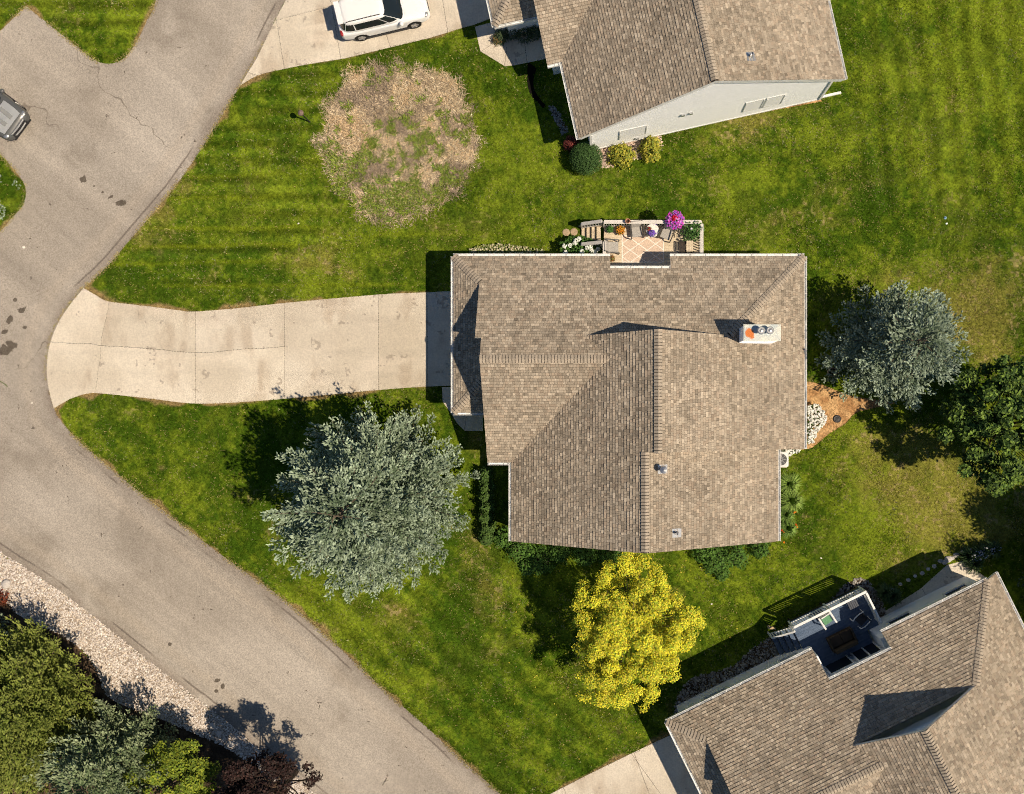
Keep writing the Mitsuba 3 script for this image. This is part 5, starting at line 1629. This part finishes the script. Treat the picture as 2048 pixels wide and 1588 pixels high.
def car(x, y, rot, paint, label, kind='suv', rail_c=(.03, .03, .03), s=1.0, front_bars=False):
    k = thing('parked_car', label, 'car')
    M = frame(x, y, 0, rot)
    M[:3, :3] *= s
    body = loft([(-2.30, .62, .50, .86), (-2.26, .80, .40, .98), (-2.16, .88, .34, 1.03), (-1.7, .925, .26, 1.07), (-.8, .93, .22, 1.06), (.3, .93, .22, 1.05), (.95, .925, .22, 1.05), (1.25, .92, .24, 1.03), (1.7, .90, .26, .985), (2.05, .86, .30, .93), (2.22, .79, .34, .86), (2.31, .66, .40, .76), (2.34, .50, .46, .66)])
    b = m3.Manifold(m3.Mesh(np.asarray(body.vertices, np.float32), np.asarray(body.faces, np.uint32)))
    for wx in (-1.36, 1.42):
        for sd in (-1, 1):
            cyl = m3.Manifold.cylinder(.34, .40, .40, 36).rotate((90, 0, 0)).translate((wx, sd * .82 + .17, .36))
            b = b - cyl
    for xx in (-1.05, -.15, .78):          # door gaps
        for sd in (-1, 1):
            b = b - m3.Manifold.cube((.014, .05, .62), True).translate((xx, sd * .925, .68))
    b = b - m3.Manifold.cube((.012, 1.5, .05), True).translate((1.12, 0, 1.03))
    mm = b.to_mesh()
    put('body', MB().add(mm.vert_properties[:, :3], mm.tri_verts).move(M), paint, k, vc=False, smooth=35)
    # cabin: rings in z, each a rounded rectangle
    rings = [(.98, -2.20, 1.12, .855), (1.10, -2.17, .98, .845), (1.30, -2.08, .70, .79), (1.50, -1.98, .38, .725), (1.60, -1.90, .20, .685), (1.655, -1.78, .05, .63), (1.675, -1.55, -.18, .50)]
    n = 64

    def S(t, w, off=0.0):
        """Cabin surface at angle t (0 = front) and level w in ring units."""
        i = np.clip(np.floor(w).astype(int), 0, len(rings) - 2)
        u = (w - i)[..., None]
        A = np.array(rings)
        r_ = A[i] * (1 - u) + A[i + 1] * u
        cx_, ax = (r_[..., 1] + r_[..., 2]) / 2, (r_[..., 2] - r_[..., 1]) / 2 + off
        ay = r_[..., 3] + off
        c, s_ = np.cos(t), np.sin(t)
        p = 5.0
        return np.stack([cx_ + ax * np.sign(c) * np.abs(c) ** (2 / p), ay * np.sign(s_) * np.abs(s_) ** (2 / p), r_[..., 0]], -1)
    tt, ww = np.meshgrid(np.linspace(0, 2 * np.pi, n, endpoint=False), np.linspace(0, len(rings) - 1, 25), indexing='xy')
    v = S(tt, ww).reshape(-1, 3)
    i, j = np.meshgrid(np.arange(24), np.arange(n), indexing='ij')
    f = np.stack([i * n + j, i * n + (j + 1) % n, (i + 1) * n + (j + 1) % n, (i + 1) * n + j], -1).reshape(-1, 4)
    top = v[-n:].mean(0) + [0, 0, .01]
    v = np.vstack([v, top])
    tri = np.vstack([f[:, [0, 1, 2]], f[:, [0, 2, 3]], [[24 * n + q, 24 * n + (q + 1) % n, len(v) - 1] for q in range(n)]])
    put('cabin', MB().add(v, tri).move(M), paint, k, vc=False, smooth=50)

    def patch(name, t0, t1, w0, w1, off=.008, mt='mat_glass', nt=14):
        a, w = np.meshgrid(np.linspace(t0, t1, nt), np.linspace(w0, w1, 9), indexing='xy')
        v = S(a, w, off).reshape(-1, 3)
        i, j = np.meshgrid(np.arange(8), np.arange(nt - 1), indexing='ij')
        f = np.stack([i * nt + j, i * nt + j + 1, (i + 1) * nt + j + 1, (i + 1) * nt + j], -1).reshape(-1, 4)
        put(name, MB().add(v, f).move(M), mt, k, vc=False, smooth=True)
    D = math.radians
    patch('windshield', D(-44.4), D(44.4), .35, 3.75)
    patch('rear_window', D(136), D(224), 1.2, 3.6)
    for sd in (1, -1):
        for (u0, u1) in ((47.5, 76), (78, 101), (103, 132)):
            patch('side_window', D(u0 * sd), D(u1 * sd), 1.15, 3.15)
    for sd in (1, -1):
        put('roof_rail', MB().tube([(-1.75, sd * .60, 1.66), (-1.6, sd * .60, 1.70), (-.4, sd * .60, 1.715), (.02, sd * .58, 1.665)], .022, 6, rail_c).move(M), 'mat_semi', k)
        m = MB()
        ico = trimesh.creation.icosphere(subdivisions=2)
        m.add(ico.vertices * [.10, .12, .085] + [.86, sd * 1.02, 1.10], ico.faces)
        m.beam((.88, sd * .88, 1.06), (.87, sd * .98, 1.08), .06, .05)
        put('mirror', m.move(M), paint, k, vc=False, smooth=40)
        m = MB()
        m.add(ico.vertices * [.16, .17, .075] + [2.10, sd * .66, .80], ico.faces)
        put('headlight', m.move(M), 'mat_metal', k, vc=False, smooth=40)
        m = MB()
        m.add(ico.vertices * [.09, .17, .10] + [-2.20, sd * .70, .93], ico.faces, (.30, .015, .02))
        put('taillight', m.move(M), 'mat_semi', k)
    put('spoiler', MB().box(-2.02, 0, 1.60, .26, 1.16, .03).move(M), paint, k, vc=False)
    m = MB().box(2.30, 0, .62, .10, .96, .20)
    if front_bars:
        for q in range(3):
            m.box(2.36, 0, .50 + q * .11, .06, 1.10 - .1 * q, .03)
    put('grille', m.move(M), 'mat_dark', k, vc=False)
    m = MB().box(0, .905, .27, 2.3, .07, .10).box(0, -.905, .27, 2.3, .07, .10).box(2.18, 0, .34, .22, 1.3, .08).box(-2.22, 0, .40, .14, 1.36, .14)
    put('lower_trim', m.move(M), 'mat_dark', k, vc=False)
    if front_bars:
        for q, (xx, hw) in enumerate(((2.335, .62), (2.26, .72))):
            put('bumper_bar', MB().tube([(xx - .16, -hw, .62 + q * .16), (xx + .03, -hw * .6, .60 + q * .16), (xx + .055, 0, .60 + q * .16), (xx + .03, hw * .6, .60 + q * .16), (xx - .16, hw, .62 + q * .16)], .035, 8, (.6, .6, .6)).move(M), 'mat_metal', k, vc=False)
        m = MB()
        m.add(np.array([(x_, y_, z_ + o_) for o_ in (.03, -.03) for (x_, z_) in ((1.18, 1.045), (1.75, 1.0), (2.12, .93)) for y_ in (-.70 + .06 * (x_ > 2), 0, .70 - .06 * (x_ > 2))]), [[0, 3, 4, 1], [1, 4, 5, 2], [3, 6, 7, 4], [4, 7, 8, 5]])
        put('hood', m.move(M), 'mat_paint_grey', k, vc=False)
        for sd in (-1, 1):
            put('hood_stripe', MB().beam((1.25, sd * .26, 1.075), (1.95, sd * .22, 1.012), .22, .012, (.24, .25, .25)).move(M), 'mat_semi', k)
    put('wiper', MB().tube([(1.02, .55, 1.06), (.86, -.05, 1.20)], .012, 5).tube([(1.04, -.10, 1.06), (.88, -.66, 1.17)], .012, 5).move(M), 'mat_dark', k, vc=False)
    for wx in (-1.36, 1.42):
        for sd in (-1, 1):
            w = thing(k + '__wheel', None, None)
            prof = [(.20, -.10), (.30, -.115), (.352, -.085), (.365, -.03), (.365, .03), (.352, .085), (.30, .115), (.20, .10)]
            R = np.eye(4)
            R[:3, :3] = np.array([[1, 0, 0], [0, 0, -sd], [0, sd, 0]], float)
            R[:3, 3] = [wx, sd * .80, .365]
            m = MB().lathe(0, 0, 0, prof, 30)
            m.v = [vv * [1, 1, -1] for vv in m.v]
            put('tyre', m.move(R).move(M), 'mat_rubber', w, vc=False, smooth=40)
            m = MB().lathe(0, 0, 0, [(.235, -.10), (.235, -.075), (.21, -.05), (.06, -.06), (0, -.06)], 24)
            for q in range(5):
                a = q * 2 * np.pi / 5
                m.beam((.03 * math.cos(a), .03 * math.sin(a), -.085), (.215 * math.cos(a), .215 * math.sin(a), -.095), .06, .03)
            put('rim', m.move(R).move(M), 'mat_metal', w, vc=False)
    return k


q = G(771, 36)
car(q[0], q[1], math.radians(13.4), 'mat_paint_white', 'white sport utility car parked on the upper driveway')
h = math.radians(-36.5)
q = G(58, 266)
car(q[0] - 2.42 * math.cos(h), q[1] - 2.42 * math.sin(h), h, 'mat_paint_dark', 'dark car with a silver grey hood cut by the left edge', front_bars=True, s=1.02)

# ---------------------------------------------------------------- small things
q = G(619.5, 244)
k = thing('lamp_post', 'short black lamp post with a round bronze head in the upper lawn', 'lamp post')
put('post', MB().lathe(q[0], q[1], -.02, [(.055, 0), (.05, .12), (.035, .16), (.035, 1.12), (.06, 1.16), (.03, 1.2), (0, 1.2)], 12), 'mat_dark', k, vc=False, smooth=40)
put('lamp_head', MB().lathe(q[0], q[1], 1.16, [(.05, 0), (.10, .04), (.12, .16), (.145, .20), (.145, .22), (.10, .28), (.04, .32), (.02, .36), (0, .37)], 18, (.20, .14, .12)), 'mat_semi', k, smooth=True)
q = G(1567, 919, .8)
k = thing('air_conditioner', 'white air conditioner with a round fan grille beside the middle house', 'air conditioner')
hull = m3.Manifold.hull(m3.Manifold.compose([m3.Manifold.cylinder(.74, .10, .10, 20).translate((a, b_, 0)) for a in (-.27, .27) for b_ in (-.27, .27)])) if False else None
base = sbox(-.28, -.28, .28, .28).buffer(.10)
M = frame(q[0] - .12, q[1], .04)
put('cabinet', MB().prism(base, .02, .74).move(M), 'mat_white', k, vc=False)
m = MB()
for i in range(6):
    rr = .06 + i * .045
    m.tube([(rr * math.cos(a), rr * math.sin(a), .775) for a in np.linspace(0, 2 * np.pi, 25)], .006, 4)
for i in range(8):
    a = i * np.pi / 4
    m.beam((.03 * math.cos(a), .03 * math.sin(a), .77), (.30 * math.cos(a), .30 * math.sin(a), .77), .012, .01)
put('fan_grille', m.move(M), 'mat_metal', k, vc=False)
put('fan_well', MB().lathe(0, 0, 0, [(.30, .752), (.0, .748)], 28).move(M), 'mat_dark', k, vc=False)
put('pad', MB().box(0, 0, 0, .9, .9, .06).move(M), 'mat_concrete', k, vc=False)
q = G(1663, 745)
k = thing('ring_planter', 'round metal ring lying in the shaded mulch beside the spruce', 'planter')
put('ring', MB().lathe(q[0], q[1], 0, [(.235, 0), (.24, .22), (.225, .23), (.215, .22), (.215, .03)], 28, (.30, .27, .24)), 'mat_semi', k)
put('soil', MB().lathe(q[0], q[1], 0, [(.22, .08), (0, .10)], 20, (.05, .04, .03)), 'mat_matte', k)
q = G(1674, 838)
k = thing('drain_cover', 'round black ribbed cover in the grass below the spruce', 'drain')
put('lid', MB().lathe(q[0], q[1], 0, [(.20, 0), (.20, .05), (.17, .065), (.12, .06), (0, .07)], 24), 'mat_dark', k, vc=False)
for i in range(4):
    a = i * np.pi / 4
    put('rib', MB().beam((q[0] - .16 * math.cos(a), q[1] - .16 * math.sin(a), .072), (q[0] + .16 * math.cos(a), q[1] + .16 * math.sin(a), .072), .02, .02), 'mat_dark', k, vc=False)
a, b_ = G(1640, 196), G(1681, 186)
m = MB().beam((a[0], a[1], .12), (b_[0], b_[1], .06), .12, .085)
put('downspout_extension', m, 'mat_white', vc=False, label='white downspout pipe lying on the grass at the upper house corner', cat='downspout')
q = G(1012, 50, .5)
k = thing('planter_pot', 'white rimmed planter pot in the shade by the upper house wall', 'planter')
put('bowl', MB().lathe(q[0], q[1], 0, [(0, 0), (.10, 0), (.13, .44), (.155, .46), (.155, .5), (.115, .5), (.10, .42), (0, .42)], 20, (.70, .70, .68)), 'mat_semi', k)
q = G(1890, 436)
put('lawn_sprinkler', MB().lathe(q[0], q[1], 0, [(.08, 0), (.07, .05), (.03, .07), (.02, .14), (0, .14)], 12, (.25, .42, .62)), 'mat_semi', label='small blue sprinkler on the right lawn', cat='sprinkler')
put('paper_scrap', MB().box(q[0] + .07, q[1] - .3, .03, .10, .08, .05, .4, (.72, .75, .78)), 'mat_semi', label='small white scrap on the right lawn below the blue sprinkler', cat='scrap')
q = G(770, 1562)
put('fallen_stick', MB().tube([(q[0] - .12, q[1] - .20, .012), (q[0], q[1], .02), (q[0] + .10, q[1] + .17, .012)], .014, 5, (.09, .07, .055)).tube([(q[0], q[1], .02), (q[0] + .13, q[1] + .02, .012)], .010, 5, (.09, .07, .055)), 'mat_matte', label='short dark stick lying on the lower street', cat='stick')
q = G(10, 768)
put('fallen_stick', MB().tube([(q[0] - .25, q[1] + .14, .012), (q[0], q[1], .018), (q[0] + .13, q[1] - .13, .012)], .02, 5, (.10, .14, .05)), 'mat_matte', label='greenish twig on the street at the left edge', cat='stick')
r5 = np.random.default_rng(91)
for i, (px, py) in enumerate(((48, 495), (64, 806), (1642, 1116), (1423, 1208), (597, 447))):
    q = G(px, py)
    mt = trimesh.creation.icosphere(subdivisions=1, radius=1)
    s = (.09, .06, .06, .06, .05)[i]
    put('pale_stone', MB().add(mt.vertices * r5.uniform(.7, 1.2, (len(mt.vertices), 1)) * [s, s * .8, s * .5] + [q[0], q[1], s * .3], mt.faces, (.72, .69, .63)), 'mat_matte',
        label=('white stone on the street near the grass island', 'small white stone on the street below the driveway mouth', 'small white stone on the lawn right of the lower gable', 'small white stone on the lawn beside the golden tree', 'pale scrap on the left lawn below the lamp post')[i], cat='stone')
q = G(1543, 1255, .1)
put('straw_bundle', MB().tube([(q[0] - .2, q[1] + .06, .06), (q[0] + .2, q[1] - .06, .08)], [.06, .05], 8, (.55, .42, .25)).tube([(q[0] - .18, q[1] - .02, .06), (q[0] + .22, q[1] - .10, .08)], [.05, .04], 8, (.6, .47, .3)), 'mat_matte', label='tan bundle on the gravel at the foot of the dark blue deck steps', cat='bundle')
